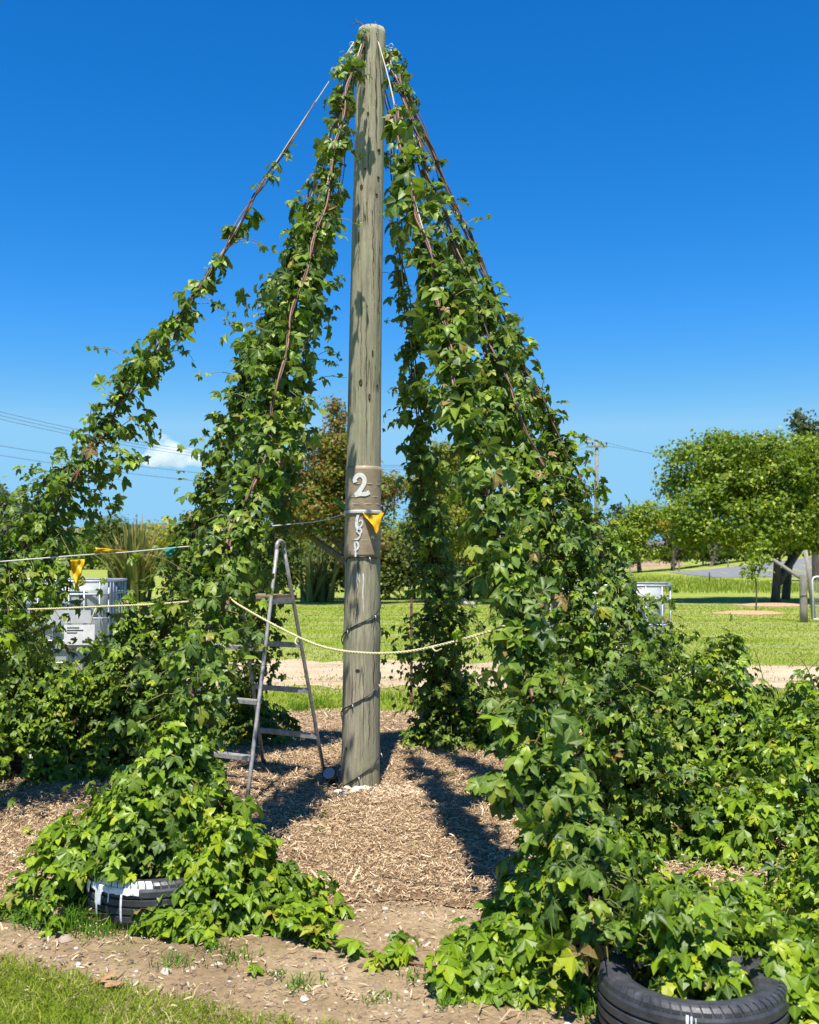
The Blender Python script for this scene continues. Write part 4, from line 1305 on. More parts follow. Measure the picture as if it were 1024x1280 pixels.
# --- choose which leaves become leaf objects: the largest ones in view, up to 300 a plant
def project(p):
    q = p - np.array([0, 0, EYE])
    dz = q[:, 1] * _cp + q[:, 2] * _sp
    up = -q[:, 1] * _sp + q[:, 2] * _cp
    return 512 + FPX * q[:, 0] / dz, 640 - FPX * up / dz, dz
allp = np.concatenate([P['p'] for P in PLANTS]); px, py, dz = project(allp)
cell = 9.0
key = (np.floor(px / cell).astype(int) + 1000) * 100000 + np.floor(py / cell).astype(int) + 1000
order = np.lexsort((dz, key))
ks = key[order]; first = np.r_[True, ks[1:] != ks[:-1]]
near_d = {}
for k_, d_ in zip(ks[first], dz[order][first]): near_d[k_] = d_
off = 0
for P in PLANTS:
    n = len(P['p'])
    kx, zx = key[off:off + n], dz[off:off + n]; xx, yy = px[off:off + n], py[off:off + n]
    off += n
    vis = (xx > -5) & (xx < 1029) & (yy > -5) & (yy < 1290) & (zx < np.array([near_d[k] for k in kx]) + .06)
    score = np.where(vis, P['s'] / zx, -1)
    pick = np.argsort(-score)[:300]; pick = pick[score[pick] > 0]
    base = world_loc(P['e'])
    mask = np.zeros(n, bool); mask[pick] = True
    for i in pick:
        o = bpy.data.objects.new('leaf', LEAFMESH[(int(P['var'][i]), int(P['y'][i]))])
        m = Matrix(P['R'][i].tolist()).to_4x4()
        sc_ = float(P['s'][i])
        m = Matrix.Translation(Vector((P['p'][i] - base).tolist())) @ m @ Matrix.Diagonal((sc_, sc_, sc_, 1))
        o.matrix_basis = m
        o.parent = P['e']
        col.objects.link(o)
    rest = np.where(~mask)[0]
    V, F, VE, MI, RN = [], [], [], [], []
    nv = 0
    rr = np.random.default_rng(off)
    for k in range(NVAR):
        ids = rest[P['var'][rest] == k]
        if len(ids) == 0: continue
        v, f, ve = VAR[k]
        W = np.einsum('nij,vj->nvi', P['R'][ids], v) * P['s'][ids][:, None, None] + P['p'][ids][:, None, :]
        V.append(W.reshape(-1, 3))
        F.append((f[None] + (np.arange(len(ids)) * len(v))[:, None, None] + nv).reshape(-1, 3))
        VE.append(np.tile(ve, len(ids)))
        MI.append(np.repeat(P['y'][ids], len(f))); RN.append(np.repeat(rr.uniform(0, 1, len(ids)), len(f)))
        nv += len(ids) * len(v)
    mesh_np('foliage', np.concatenate(V), np.concatenate(F), [M['hop_old'], M['hop_young']], P['e'], np.concatenate(MI), np.concatenate(RN), np.concatenate(VE), kind='stuff')

# ------------------------------------------------------------------ ropes round the tepee
def rope(pts, label, n=60, r=.0055, tails=()):
    q = spline(pts, n)
    c = q[0].copy()
    t = empty('sagging_rope', tuple(c)); tag(t, label, 'rope', 'ropes tied between the hop vines')
    # two twisted strands
    tg = nrm(np.gradient(q, axis=0)); s = np.linspace(0, np.linalg.norm(np.diff(q, axis=0), axis=1).sum(), n)
    qq = spline(pts, n * 6); m = len(qq)
    L_ = np.r_[0, np.cumsum(np.linalg.norm(np.diff(qq, axis=0), axis=1))]
    for ph in (0, math.pi):
        off = np.column_stack([0 * L_, np.cos(L_ * 190 + ph), np.sin(L_ * 190 + ph)]) * r * .5
        MB().tube(qq + off, r * .72, 5).build('strand', M['rope'], t, smooth=True)
    for tl in tails:
        MB().tube(spline(tl, 10), np.linspace(r * .9, r * .5, 10), 5).build('frayed_end', M['rope'], t, smooth=True)
e0 = at(300, 757, 5.15); e1 = at(352, 786, 4.98); e2 = at(402, 808, 4.85); e3 = at(452, 816, 4.72); e4 = at(505, 815, 4.6); e5 = at(560, 804, 4.5); e6 = at(612, 789, 4.4)
rope([e0 + np.array([-.06, .05, .04]), e0, e1, e2, e3, e4, e5, e6, e6 + np.array([.08, 0, .03])], 'pale yellow rope sagging across the pole front between the vines', 60, .0055,
     ([at(594, 795, 4.43), at(598, 802, 4.42), at(596, 810, 4.42)], [at(540, 809, 4.53), at(545, 814, 4.52), at(552, 811, 4.5)], [at(371, 797, 4.92), at(369, 803, 4.91), at(372, 806, 4.9)]))
f0 = at(-30, 763, 6.25); f1 = at(60, 761, 6.1); f2 = at(130, 758, 6.0); f3 = at(190, 755.5, 5.85); f4 = at(236, 752, 5.7)
rope([f0, f1, f2, f3, f4], 'pale yellow rope strung level in front of the labelled water tank', 50, .0055,
     ([at(121, 759, 6.02), at(117, 767, 6.0), at(113, 781, 6.0)],))

# ------------------------------------------------------------------ bunting
def cord(pts, label, n=30, r=.004):
    q = spline(pts, n)
    o = MB().tube(q, r, 6).build('bunting_tape', M['tape_white'], None, smooth=True)
    c = Vector(q[0]); o.data.transform(Matrix.Translation(-c)); o.location = c
    tag(o, label, 'bunting tape')
def flag(corners, mat, label, seed=0, wr=.01, nm='bunting_flag'):
    """cloth pennant from three corners (two on the tape, one hanging), crumpled"""
    A, B, C = (np.array(c, float) for c in corners)
    n = 14; v = []; idx = {}
    nr = nrm(np.cross(B - A, C - A))
    rg = np.random.default_rng(seed); ph = rg.uniform(0, 6, 4)
    for i in range(n + 1):
        for j in range(n + 1 - i):
            u = i / n; w = j / n
            p = A * (1 - u - w) + B * w + C * u
            amp = wr * min(1, 4 * u + .1)
            p = p + nr * amp * (math.sin(7 * u + 5 * w + ph[0]) + .6 * math.sin(11 * w - 6 * u + ph[1]) + .35 * math.sin(19 * u + 13 * w + ph[2]))
            idx[(i, j)] = len(v); v.append(p)
    f = []
    for i in range(n):
        for j in range(n - i):
            f.append((idx[(i, j)], idx[(i, j + 1)], idx[(i + 1, j)]))
            if j < n - i - 1: f.append((idx[(i, j + 1)], idx[(i + 1, j + 1)], idx[(i + 1, j)]))
    o = MB().add(v, f).build(nm, mat, None, smooth=True)
    c = Vector(A); o.data.transform(Matrix.Translation(-c)); o.location = c
    s = o.modifiers.new('thickness', 'SOLIDIFY'); s.thickness = .0012
    tag(o, label, 'bunting flag', 'flags of the bunting')
# tape round the pole
pts = [on_pole(x, y, .011) for x, y in ((433.5, 642), (440, 640.3), (448, 639), (458, 638.5), (468, 638.3), (476, 638.6), (480, 639.2))]
back = [pole_pt(a, pts[-1][2] + .002, .012) for a in np.linspace(.1, math.pi - .1, 10)]
q = np.concatenate([spline(pts, 20), np.array(back)])
band = pole_band(zpole(641.2), zpole(637.2), .0125, 'bunting_tape', M['tape_white'], None, .004, 2, rows=4)
c = Vector(pole_axis(zpole(639))); band.data.transform(Matrix.Translation(-c)); band.location = c
tag(band, 'white bunting tape wrapped round the pole over the painted wrap', 'bunting tape')
flag((on_pole(453, 640, .017), on_pole(480, 641, .03), at(472, 668, 6.98)), M['flag_yellow'], 'yellow triangular flag hanging on the front of the pole', 3, .006)
pl = on_pole(434.5, 641, .012)
m0 = at(365, 655, 6.6)
cord([m0 + np.array([-.2, -.02, -.02]), m0, at(400, 651, 6.8), pl], 'white bunting tape from the pole to the vine by the ladder')
flag((at(409, 651, 6.86), at(432, 644, 7.1), at(411, 656, 6.84)), M['flag_yellow'], 'yellow flag twisted flat along the tape beside the pole', 5, .006)
flag((at(432, 639, 7.1), at(428, 627, 7.05), at(414, 624, 7.0)), M['flag_green'], 'bright green flag blown upward at the edge of the pole', 6, .008)
l0 = at(100, 694, 6.2); l1 = at(224, 684, 6.6)
cord([at(0, 702, 6.0), l0, at(160, 690, 6.4), l1, l1 + np.array([.2, .1, .02])], 'white bunting tape strung before the flax bush')
flag((at(118, 691, 6.24), at(162, 688, 6.42), at(120, 685, 6.23)), M['flag_yellow'], 'yellow flag rolled along the tape before the flax bush', 7, .006)
flag((at(202, 686, 6.5), at(223, 684, 6.58), at(212, 697, 6.52)), M['flag_teal'], 'teal flag hanging from the tape at the dense vine edge', 8, .008)
flag((at(88, 700, 6.16), at(106, 699, 6.2), at(94, 741, 6.18)), M['flag_yellow'], 'crumpled yellow flag hanging among the sparse left bine leaves', 9, .022)
flag((at(258, 662, 6.5), at(285, 660, 6.5), at(270, 672, 6.5)), M['flag_blue'], 'blue flag nearly hidden inside the dense vine beside the ladder', 10, .008)

# ------------------------------------------------------------------ wire fence across the lawn
FY = 11.1
fe = empty('wire_fence', (0, FY, 0)); tag(fe, 'low five wire fence with thin rusty posts along the lawn behind the tepee', 'fence')
rust = simple('rusty_steel', (.20, .10, .06), (.10, .05, .035), 30, .85)
posts = [-9.2, -6.2, -3.4, 0.02, 2.3, 5.4, 8.6]
for x in posts:
    mb = MB().bar((x, FY, -.1), (x, FY, 1.16), .03, .006, (0, 1, 0)); mb.bar((x, FY + .016, -.1), (x, FY + .016, 1.16), .006, .03, (0, 1, 0)); mb.build('post', rust, fe)
for z in (.28, .46, .66, .9, 1.09):
    p = []
    for a, b in zip(posts[:-1], posts[1:]):
        for t in np.linspace(0, 1, 8)[:-1]: p.append([a + (b - a) * t, FY - .02, z - .03 * 4 * t * (1 - t)])
    p.append([posts[-1], FY - .02, z])
    MB().tube(p, .0017, 5).build('wire', M['wire'], fe)

# gate, strainer post and the fence by the road
pg = gr(1005, 778)
st = empty('strainer_post', (pg[0], pg[1], 0)); tag(st, 'thick round grey strainer post with brace beside the mesh gate', 'post')
MB().tube([pg + np.array([0, 0, z]) for z in (-.1, .3, .8, 1.14, 1.17)], [.095, .092, .088, .085, .07], 16).build('shaft', M['post'], st, smooth=True)
MB().tube([pg + np.array([-.05, .1, 1.08]), pg + np.array([-.35, 1.0, 1.5])], .045, 8).build('brace', M['post'], st, smooth=True)
MB().tube([pg + np.array([.1 * math.cos(a), .1 * math.sin(a), .66]) for a in np.arange(12) * .5236], .008, 5, closed=True).build('wire_tie', M['wire'], st)
p2 = pg + np.array([.80, 1.4, 0])
o = empty('fence_post', (p2[0], p2[1], 0)); tag(o, 'taller leaning grey post just behind the gate hinge', 'post')
MB().tube([p2 + np.array([0, 0, -.1]), p2 + np.array([-.06, .1, 1.0]), p2 + np.array([-.12, .2, 1.75])], [.06, .055, .05], 12).build('shaft', M['post'], o, smooth=True)
ga = empty('field_gate', (pg[0] + .22, pg[1] - .05, 0)); tag(ga, 'white tubular steel gate filled with wire mesh by the round post', 'gate')
gx0, gx1, gz0, gz1, gy = pg[0] + .2, pg[0] + 3.4, .08, 1.10, pg[1] - .06
gp = [(gx0, gy, gz0), (gx0, gy, gz1 - .08), (gx0 + .03, gy, gz1 - .02), (gx0 + .09, gy, gz1), (gx1, gy, gz1), (gx1, gy, gz0)]
MB().tube(gp, .022, 8, closed=True).build('frame', M['paint_white'], ga, smooth=True)
mb = MB()
for i in range(60):
    for s in (1, -1):
        xa = gx0 - 1.0 + i * .075
        pts = []
        for zz in np.linspace(gz0, gz1, 2): pts.append((xa + s * (zz - gz0) + (0 if s > 0 else 1.0), gy + .002 * s, zz))
        a, b = np.array(pts[0]), np.array(pts[1])
        lo, hi = 0, 1
        # clip to the frame
        for t_ in (0, 1):
            pass
        dx = b[0] - a[0]
        t0 = max(0, (gx0 - a[0]) / dx if dx > 0 else (gx1 - a[0]) / dx); t1 = min(1, (gx1 - a[0]) / dx if dx > 0 else (gx0 - a[0]) / dx)
        if t1 - t0 < .02: continue
        mb.tube([a + (b - a) * t0, a + (b - a) * t1], .004, 4)
mb.build('mesh_infill', M['galv'], ga, kind='stuff')

# ------------------------------------------------------------------ trees
def tree_mat(name, stops, tr, tmix=.28):
    return leaf_mat(name, stops, tuple(x * 1.3 for x in stops[len(stops) // 2][1]), tr, .5, tmix, None, .3)
M['t_big'] = tree_mat('orchard_tree_leaf', [(0, (.065, .115, .008)), (.4, (.13, .205, .012)), (.75, (.225, .30, .016)), (.95, (.36, .41, .04)), (1, (.48, .47, .09))], (.28, .34, .015), .2)
M['t_bronze'] = tree_mat('bronze_tree_leaf', [(0, (.055, .085, .010)), (.35, (.11, .155, .014)), (.74, (.20, .23, .02)), (.84, (.22, .15, .04)), (.94, (.25, .09, .05)), (1, (.30, .22, .05))], (.32, .2, .03))
M['t_yellow'] = tree_mat('yellow_green_leaf', [(0, (.07, .10, .012)), (.4, (.15, .18, .018)), (.8, (.26, .27, .025)), (1, (.40, .33, .02))], (.35, .34, .02))
M['t_gold'] = tree_mat('gold_leaf', [(0, (.30, .24, .02)), (.6, (.48, .35, .02)), (1, (.55, .42, .04))], (.5, .4, .02))
M['t_dark'] = tree_mat('dark_conifer_leaf', [(0, (.016, .03, .011)), (.5, (.035, .055, .018)), (.85, (.07, .085, .025)), (1, (.10, .10, .03))], (.06, .08, .02), .15)
M['t_mid'] = tree_mat('hedge_tree_leaf', [(0, (.04, .065, .014)), (.5, (.075, .115, .02)), (.85, (.13, .17, .03)), (1, (.2, .2, .04))], (.14, .22, .02))
M['t_blue'] = tree_mat('poplar_leaf', [(0, (.03, .05, .022)), (.5, (.06, .09, .035)), (.85, (.11, .14, .05)), (1, (.18, .2, .09))], (.1, .15, .04))

def leaf_cloud(blobs, count, size, rg, clump=14, spread=.32, up=.4, shell=.66, flat=1.0, sway=(0, 0), sub=0):
    """many small folded leaves in clumps through the blobs' volume"""
    if sub:
        # branch-end masses on the outer shell of each main mass, lit above and dark below
        nb = []
        for b in blobs:
            nk = max(8, int(1.6 * sub * (b[3] * b[5]) / 2.2))
            for _ in range(nk):
                d = nrm(rg.normal(0, 1, 3)); q = rg.uniform(.55, .98)
                r = rg.uniform(.26, .46) * min(b[3], b[5])
                nb.append((b[0] + d[0] * b[3] * q, b[1] + d[1] * b[4] * q, b[2] + d[2] * b[5] * q, r * 1.35, r * 1.35, r * .72))
        nb += [(b[0], b[1], b[2], b[3] * .72, b[4] * .72, b[5] * .68) for b in blobs]
        blobs = nb; shell = .35; spread = spread * .5
    vol = np.array([b[3] * b[4] * b[5] for b in blobs]) ** .75; pr = vol / vol.sum()
    K = count // clump
    bi = rg.choice(len(blobs), K, p=pr)
    B = np.array([b[:6] for b in blobs], float)[bi]
    dirs = nrm(rg.normal(0, 1, (K, 3)))
    rad = shell + (1 - shell) * rg.uniform(0, 1, K) ** .5
    rad *= 1 + .14 * np.sin(dirs[:, 0] * 9 + bi) * np.sin(dirs[:, 2] * 8 + 2 * bi) + rg.normal(0, .06, K)
    C = B[:, :3] + dirs * rad[:, None] * B[:, 3:6]
    csz = rg.uniform(.5, 1.3, K) * spread
    n = K * clump
    ci = np.repeat(np.arange(K), clump)
    p = C[ci] + np.clip(rg.normal(0, 1, (n, 3)), -1.7, 1.7) * csz[ci][:, None] * np.array([1, 1, .7 * flat])
    out = nrm(dirs[ci] + rg.normal(0, .4, (n, 3)))
    nn = nrm(out * .6 + np.array([0, -.1, up]) + rg.normal(0, .36, (n, 3)))
    d = nrm(rg.normal(0, 1, (n, 3)) + np.array([sway[0], sway[1], -.3])); d = nrm(d - nn * (d * nn).sum(1, keepdims=True))
    x = np.cross(d, nn); s = size * rg.uniform(.6, 1.3, n)[:, None]
    v = np.stack([p - d * s * .5, p + x * s * .33 + nn * s * .07, p + d * s * .55, p - x * s * .33 + nn * s * .07], 1).reshape(-1, 3)
    i = np.arange(n)[:, None] * 4
    f = np.concatenate([i + np.array([[0, 1, 2]]), i + np.array([[0, 2, 3]])], 1).reshape(-1, 3)
    cr = np.clip(rg.uniform(0, 1, K)[ci] * .55 + rg.uniform(0, 1, n) * .45, 0, 1)
    return v, f, np.repeat(cr, 2), C
def make_tree(name, label, base, blobs, count, size, mat, seed, trunk_r=.15, stems=None, bark=None, group=None, cat='tree', **kw):
    rg = np.random.default_rng(seed)
    t = empty(name, (float(base[0]), float(base[1]), 0)); tag(t, label, cat, group)
    v, f, rn, C = leaf_cloud(blobs, count, size, rg, **kw)
    mesh_np('crown', v, f, mat, t, None, rn)
    mb = MB()
    cen = np.mean([b[:3] for b in blobs], 0)
    b0 = np.array([base[0], base[1], -.05])
    fork = b0 + (cen - b0) * np.array([.25, .25, .42])
    if stems is None: stems = [(b0, fork)]
    for (a, b) in stems:
        q = spline([a, a + (b - a) * .5 + rg.normal(0, .04, 3), b], 8)
        mb.tube(q, np.linspace(trunk_r * 1.15, trunk_r * .75, 8), 10)
    mb.build('trunk', bark or M['bark'], t, smooth=True)
    mb = MB()
    for k in range(16):
        a = stems[k % len(stems)][1]; b = C[rg.integers(0, len(C))]
        m_ = a * .5 + b * .5 + np.array([0, 0, .12 * np.linalg.norm(b - a)])
        mb.tube(spline([a, m_, b], 9), np.linspace(trunk_r * .5, trunk_r * .08, 9), 6)
    mb.build('branches', bark or M['bark'], t, smooth=True, kind='stuff')
    return t
def blob(px, py, depth, rx, rz, ry=None):
    c = at(px, py, depth)
    return (c[0], c[1], c[2], rx / FPX * depth, (ry or rx) / FPX * depth, rz / FPX * depth)

# big round tree by the gate
D = 36
bs = [blob(905, 600, D, 62, 52), blob(870, 640, D - 1, 42, 42), blob(960, 610, D, 62, 58), blob(1015, 625, D, 55, 58), blob(885, 575, D, 45, 36), blob(945, 575, D + 1, 55, 36), blob(850, 600, D, 24, 30), blob(1000, 600, D - 1.5, 50, 45), blob(930, 650, D - 1.5, 60, 34), blob(985, 655, D - 2, 55, 36), blob(1050, 610, D, 50, 60), blob(840, 570, D, 14, 16), blob(900, 556, D, 34, 22), blob(948, 556, D, 36, 22), blob(1005, 566, D, 40, 28), blob(862, 668, D - 1, 34, 26), blob(905, 678, D - 1, 40, 22), blob(960, 682, D + 1, 40, 20), blob(1020, 675, D, 44, 26)]
gA = gr(969, 753); gB = gr(982, 749)
tA = np.array([gA[0] + .1, gA[1], 1.6]); tB = np.array([gB[0] + .25, gB[1], 1.7])
make_tree('orchard_tree', 'big round bright green tree with forked dark trunks on a mulch ring by the gate', gA, bs, 66000, .14, M['t_big'], 21, .15,
          [(np.array([gA[0], gA[1], -.05]), tA), (np.array([gB[0], gB[1], -.05]), tB), (np.array([gA[0] + .1, gA[1], .7]), tB + np.array([.5, 0, .4]))], clump=12, spread=.36, sub=11)
# sapling
gs = gr(945, 766); D = gs[1]
sb = [blob(941, 700, D, 14, 22), blob(950, 690, D, 16, 20), blob(935, 718, D, 8, 9)]
make_tree('young_sapling', 'thin young sapling with sparse leaves on its own small mulch ring', gs, sb, 420, .12, M['t_big'], 22, .022,
          [(np.array([gs[0], gs[1], -.05]), np.array([gs[0] - .05, gs[1], 1.4]))], cat='tree', clump=7, spread=.14)
for nm, px_, py_, rx, ry, lab in (('mulch_ring', 967, 757, 1.15, .8, 'orange bark mulch ring under the big round tree'), ('mulch_ring', 938, 767, 1.0, .55, 'orange bark mulch ring under the thin sapling')):
    c = gr(px_, py_); v = [[c[0], c[1], .09]]; n = 40
    for q in (.5, 1.0):
        for k in range(n):
            a = 2 * math.pi * k / n; w = 1 + .12 * math.sin(3 * a) + .08 * math.sin(7 * a + 1)
            v.append([c[0] + rx * q * w * math.cos(a), c[1] + ry * q * w * math.sin(a), .07 if q < 1 else .004])
    f = [(0, 1 + k, 1 + (k + 1) % n) for k in range(n)] + [(1 + k, 1 + n + k, 1 + n + (k + 1) % n, 1 + (k + 1) % n) for k in range(n)]
    o = MB().add(v, f).build(nm, simple('orange_bark_mulch', (.52, .33, .18), (.32, .18, .09), 14, .95, bstr=.8), None, True); tag(o, lab, 'mulch ring')
# wind blown poplar behind it
D = 62
make_tree('poplar_tree', 'wind bent grey green poplar showing above the big round tree', (at(1020, 700, D)[0], D), [blob(998, 524, D, 4, 12), blob(1004, 540, D, 6, 16), blob(1012, 560, D, 9, 20), blob(1020, 536, D, 5, 18), blob(984, 560, D, 9, 4), blob(1022, 580, D, 16, 30)], 5200, .26, M['t_blue'], 23, .22, clump=14, spread=.32, sway=(-.8, 0))
# hedge trees far right of centre
D = 88
far_ = [('hedge_tree', 'bright green tree at the end of the far hedge with uneven top', (800, 705), [blob(800, 660, D, 26, 26), blob(795, 640, D, 12, 16), blob(812, 645, D, 16, 18), blob(786, 675, D, 20, 22), blob(800, 690, D, 30, 18), blob(775, 690, D, 22, 18)], M['t_big'], 31),
        ('hedge_tree', 'yellow tinged tree in the far hedge behind the tank with green lid', (842, 706), [blob(842, 665, D + 2, 26, 28), blob(832, 648, D + 2, 13, 14), blob(858, 680, D + 2, 22, 22), blob(840, 692, D + 2, 30, 15)], M['t_yellow'], 32),
        ('hedge_tree', 'low dark tree at the shaded end of the far hedge beside white posts', (885, 704), [blob(885, 668, D + 4, 30, 26), blob(905, 678, D + 4, 24, 20), blob(925, 680, D + 4, 24, 18), blob(890, 692, D + 4, 34, 14), blob(930, 692, D + 4, 26, 12)], M['t_mid'], 33)]
for j, (x, y, rx, rz, dd) in enumerate(((195, 676, 26, 20, 120), (235, 668, 30, 24, 130), (300, 672, 34, 24, 120), (360, 668, 34, 26, 125), (425, 672, 34, 24, 118), (480, 670, 30, 24, 128), (530, 668, 32, 28, 122), (585, 664, 34, 30, 130), (640, 668, 34, 28, 120),
                                      (700, 664, 36, 30, 126), (752, 668, 32, 28, 118), (935, 676, 34, 22, 125), (985, 672, 34, 24, 132), (70, 680, 30, 18, 130), (115, 676, 24, 20, 122))):
    g = at(x, y, dd); make_tree('belt_tree', 'rounded leafy tree in the far belt along the horizon', (g[0], dd), [blob(x, y, dd, rx, rz), blob(x + .5 * rx, y + 5, dd, rx * .6, rz * .7), blob(x - .5 * rx, y + 8, dd, rx * .6, rz * .7), blob(x, y + 16, dd, rx * .95, rz * .7), blob(x + .6 * rx, y + 20, dd, rx * .6, rz * .6), blob(x - .6 * rx, y + 20, dd, rx * .6, rz * .6)], 3800, .38, (M['t_yellow'], M['t_mid'], M['t_big'])[j % 3], 80 + j, .22, group='trees of the far belt', clump=12, spread=.7)
for nm, lab, b, bl, mt, sd in far_:
    g = at(b[0], b[1], D); make_tree(nm, lab, (g[0], D), bl, 9000, .26, mt, sd, .2, group='trees of the far hedge', clump=12, spread=.6, sub=3)
g = at(838, 700, 87)
make_tree('golden_shrub', 'small golden yellow shrub glowing in front of the far hedge', (g[0], 86), [blob(838, 650, 86, 9, 12), blob(845, 640, 86, 5, 7)], 600, .24, M['t_gold'], 34, .08, cat='shrub', clump=10, spread=.25)
# small conical conifer
D = 120
g = at(774, 700, D); cone = []
make_tree('conifer_tree', 'small dark pointed conifer peeping above the far hedge', (g[0], D), [blob(774, 634, D, 2.5, 6), blob(774, 645, D, 6, 7), blob(774, 658, D, 10, 9), blob(774, 675, D, 13, 14)], 2600, .35, M['t_dark'], 35, .2, clump=10, spread=.3)
# dark shelter at the left
D = 58
make_tree('macrocarpa_tree', 'dark layered conifer shelter tree beyond the sparse left bine', (at(0, 705, D)[0], D), [blob(10, 640, D, 30, 14), blob(-10, 625, D, 30, 14), blob(25, 655, D, 24, 14), blob(-5, 665, D, 45, 22), blob(35, 672, D, 18, 16), blob(-40, 640, D, 30, 30)], 9000, .24, M['t_dark'], 36, .3, clump=14, spread=.38, flat=.5)
make_tree('macrocarpa_tree', 'dark low conifer behind the flax bush with a rounded top', (at(140, 705, 66)[0], 66), [blob(135, 668, 66, 18, 18), blob(150, 660, 66, 14, 14), blob(118, 680, 66, 18, 14)], 3200, .24, M['t_mid'], 37, .2, clump=14, spread=.36)
# bronze tree behind the pole
D = 34
gb = gr(440, 752)
bs = [blob(395, 590, D, 42, 48), blob(430, 560, D, 34, 45), blob(375, 640, D, 42, 44), blob(415, 640, D, 38, 40), blob(450, 600, D, 40, 50), blob(350, 610, D, 30, 36), blob(420, 520, D, 18, 22), blob(478, 620, D, 30, 40)]
make_tree('bronze_tree', 'tree with green and bronze red leaves behind the pole and ladder', gb, bs, 32000, .12, M['t_bronze'], 38, .13,
          [(np.array([gb[0], gb[1], -.05]), at(437, 700, D)), (at(437, 705, D), at(385, 668, D)), (at(437, 715, D), at(455, 660, D))], clump=12, spread=.34, sub=9)
gb = gr(560, 750)
bs = [blob(545, 610, D + 1, 34, 50), blob(575, 620, D + 1, 34, 50), blob(530, 650, D + 1, 30, 40), blob(565, 665, D, 40, 34), blob(560, 575, D + 1, 18, 26), blob(600, 640, D, 30, 44)]
make_tree('yellow_green_tree', 'bushy yellow green tree seen between the dark vine and right vines', gb, bs, 24000, .12, M['t_yellow'], 39, .12, clump=12, spread=.34, sub=9)
# low dark understorey behind the lawn
for i, (px_, py_, rx, rz, mt, lab) in enumerate(((330, 715, 46, 26, 't_mid', 'low dark shrub under the left side of the bronze tree'), (470, 722, 40, 24, 't_mid', 'low dark shrub in the shade directly behind the pole'),
                                             (620, 712, 44, 28, 't_mid', 'rounded dark shrub at the lawn edge behind the right vines'), (255, 700, 40, 30, 't_mid', 'dark shrub at the lawn edge between flax and ladder'), (700, 700, 50, 30, 't_mid', 'mid green shrub at the lawn edge behind the right vines'), (400, 706, 34, 26, 't_mid', 'dark shrub filling the gap under the bronze tree branches'), (518, 700, 34, 34, 't_mid', 'dark shrub between the bronze tree and the yellow green tree'), (445, 696, 34, 30, 't_bronze', 'bronze tinted shrub beneath the bronze tree trunk'), (590, 690, 30, 34, 't_yellow', 'yellow green shrub at the foot of the yellow green tree'))):
    D = 38
    make_tree('lawn_shrub', lab, (at(px_, py_, D)[0], D), [blob(px_, py_, D, rx, rz), blob(px_ + 18, py_ - 10, D, rx * .6, rz * .7), blob(px_ - 20, py_ + 4, D, rx * .6, rz * .7)], 2600, .17, M[mt], 50 + i, .06, cat='shrub', group='shrubs along the lawn edge', clump=12, spread=.3)

def flax(base, h, n, seed, label, spread=.55):
    rg = np.random.default_rng(seed)
    t = empty('flax_bush', (float(base[0]), float(base[1]), 0)); tag(t, label, 'flax', 'flax bushes at the lawn edge')
    V = []; F = []; RN = []; nv = 0
    for k in range(n):
        a = rg.uniform(0, 6.28); ln = h * rg.uniform(.6, 1.1); lean = rg.uniform(.02, spread) ** 1.0
        w = .062 * rg.uniform(.7, 1.3); m_ = 7
        b = np.array([base[0] + rg.normal(0, .22), base[1] + rg.normal(0, .22), 0])
        dr = np.array([math.cos(a), math.sin(a), 0]); sd = np.array([-dr[1], dr[0], 0])
        dro = rg.uniform(0, .5) * lean
        pts = []
        for i in range(m_ + 1):
            u = i / m_
            p = b + dr * ln * (lean * u + dro * u ** 3) + np.array([0, 0, ln * (u - .5 * lean * u * u - dro * u ** 4)])
            ww = w * (1 - u ** 2.5) + .004
            pts += [p - sd * ww, p + sd * ww]
        V.append(np.array(pts))
        for i in range(m_): F.append((nv + 2 * i, nv + 2 * i + 1, nv + 2 * i + 3, nv + 2 * i + 2))
        RN += [rg.uniform(0, 1)] * m_
        nv += len(pts)
    mesh_np('leaves', np.concatenate(V), F, M['flax'], t, None, RN, per=4)
flax(gr(166, 752), 3.0, 330, 61, 'tall upright flax bush with striped yellow green blades beside the labelled tank')
flax(gr(395, 752), 1.9, 120, 62, 'shorter flax bush in the shade under the bronze tree')
flax(gr(572, 752), 1.8, 110, 63, 'shorter flax bush under the yellow green tree')
for i, (px_, py_, r) in enumerate(((571, 747, .16), (577, 744, .2), (583, 748, .15), (566, 750, .13), (589, 750, .14))):
    c = gr(px_, 757 - i % 2 * 2); v, f = rock((c[0], c[1], r * .4), r, 70 + i)
    o = MB().add(v, f).build('grey_rock', simple('grey_pink_rock', (.42, .37, .34), (.25, .21, .19), 8, .9)); tag(o, 'rounded grey pink rock at the lawn edge below the yellow green tree', 'rock', 'rocks at the lawn edge')

# ------------------------------------------------------------------ far fence posts, power pole and wires
for i, (px_, y0, y1, w, mt, lab) in enumerate(((879, 688, 717, .16, 'paint_white', 'white marker post in the rough grass before the far hedge'), (924, 696, 712, .14, 'paint_white', 'shorter white post beside the foot of the grey road'),
                                               (887, 715, 728, .09, 'rust', 'short rusty post in the long grass left of the sapling'))):
    g = gr(px_, y1); top = at(px_, y0, g[1])
    o = MB().tube([(g[0], g[1], -.1), (g[0], g[1], top[2] - .04), (g[0], g[1], top[2])], [w * .55, w * .5, w * .35], 10).build('marker_post', rust if mt == 'rust' else M[mt], None, True)
    o.data.transform(Matrix.Translation((-g[0], -g[1], 0))); o.location = (g[0], g[1], 0)
    tag(o, lab, 'post', 'posts before the far hedge')
ff = empty('far_wire_fence', (16, 84, 0)); tag(ff, 'thin dark wire fence running before the far hedge', 'fence')
for x in np.arange(14, 40, 4.0): MB().tube([(x, 84, -.1), (x, 84, 1.25)], .06, 6).build('post', M['post'], ff)
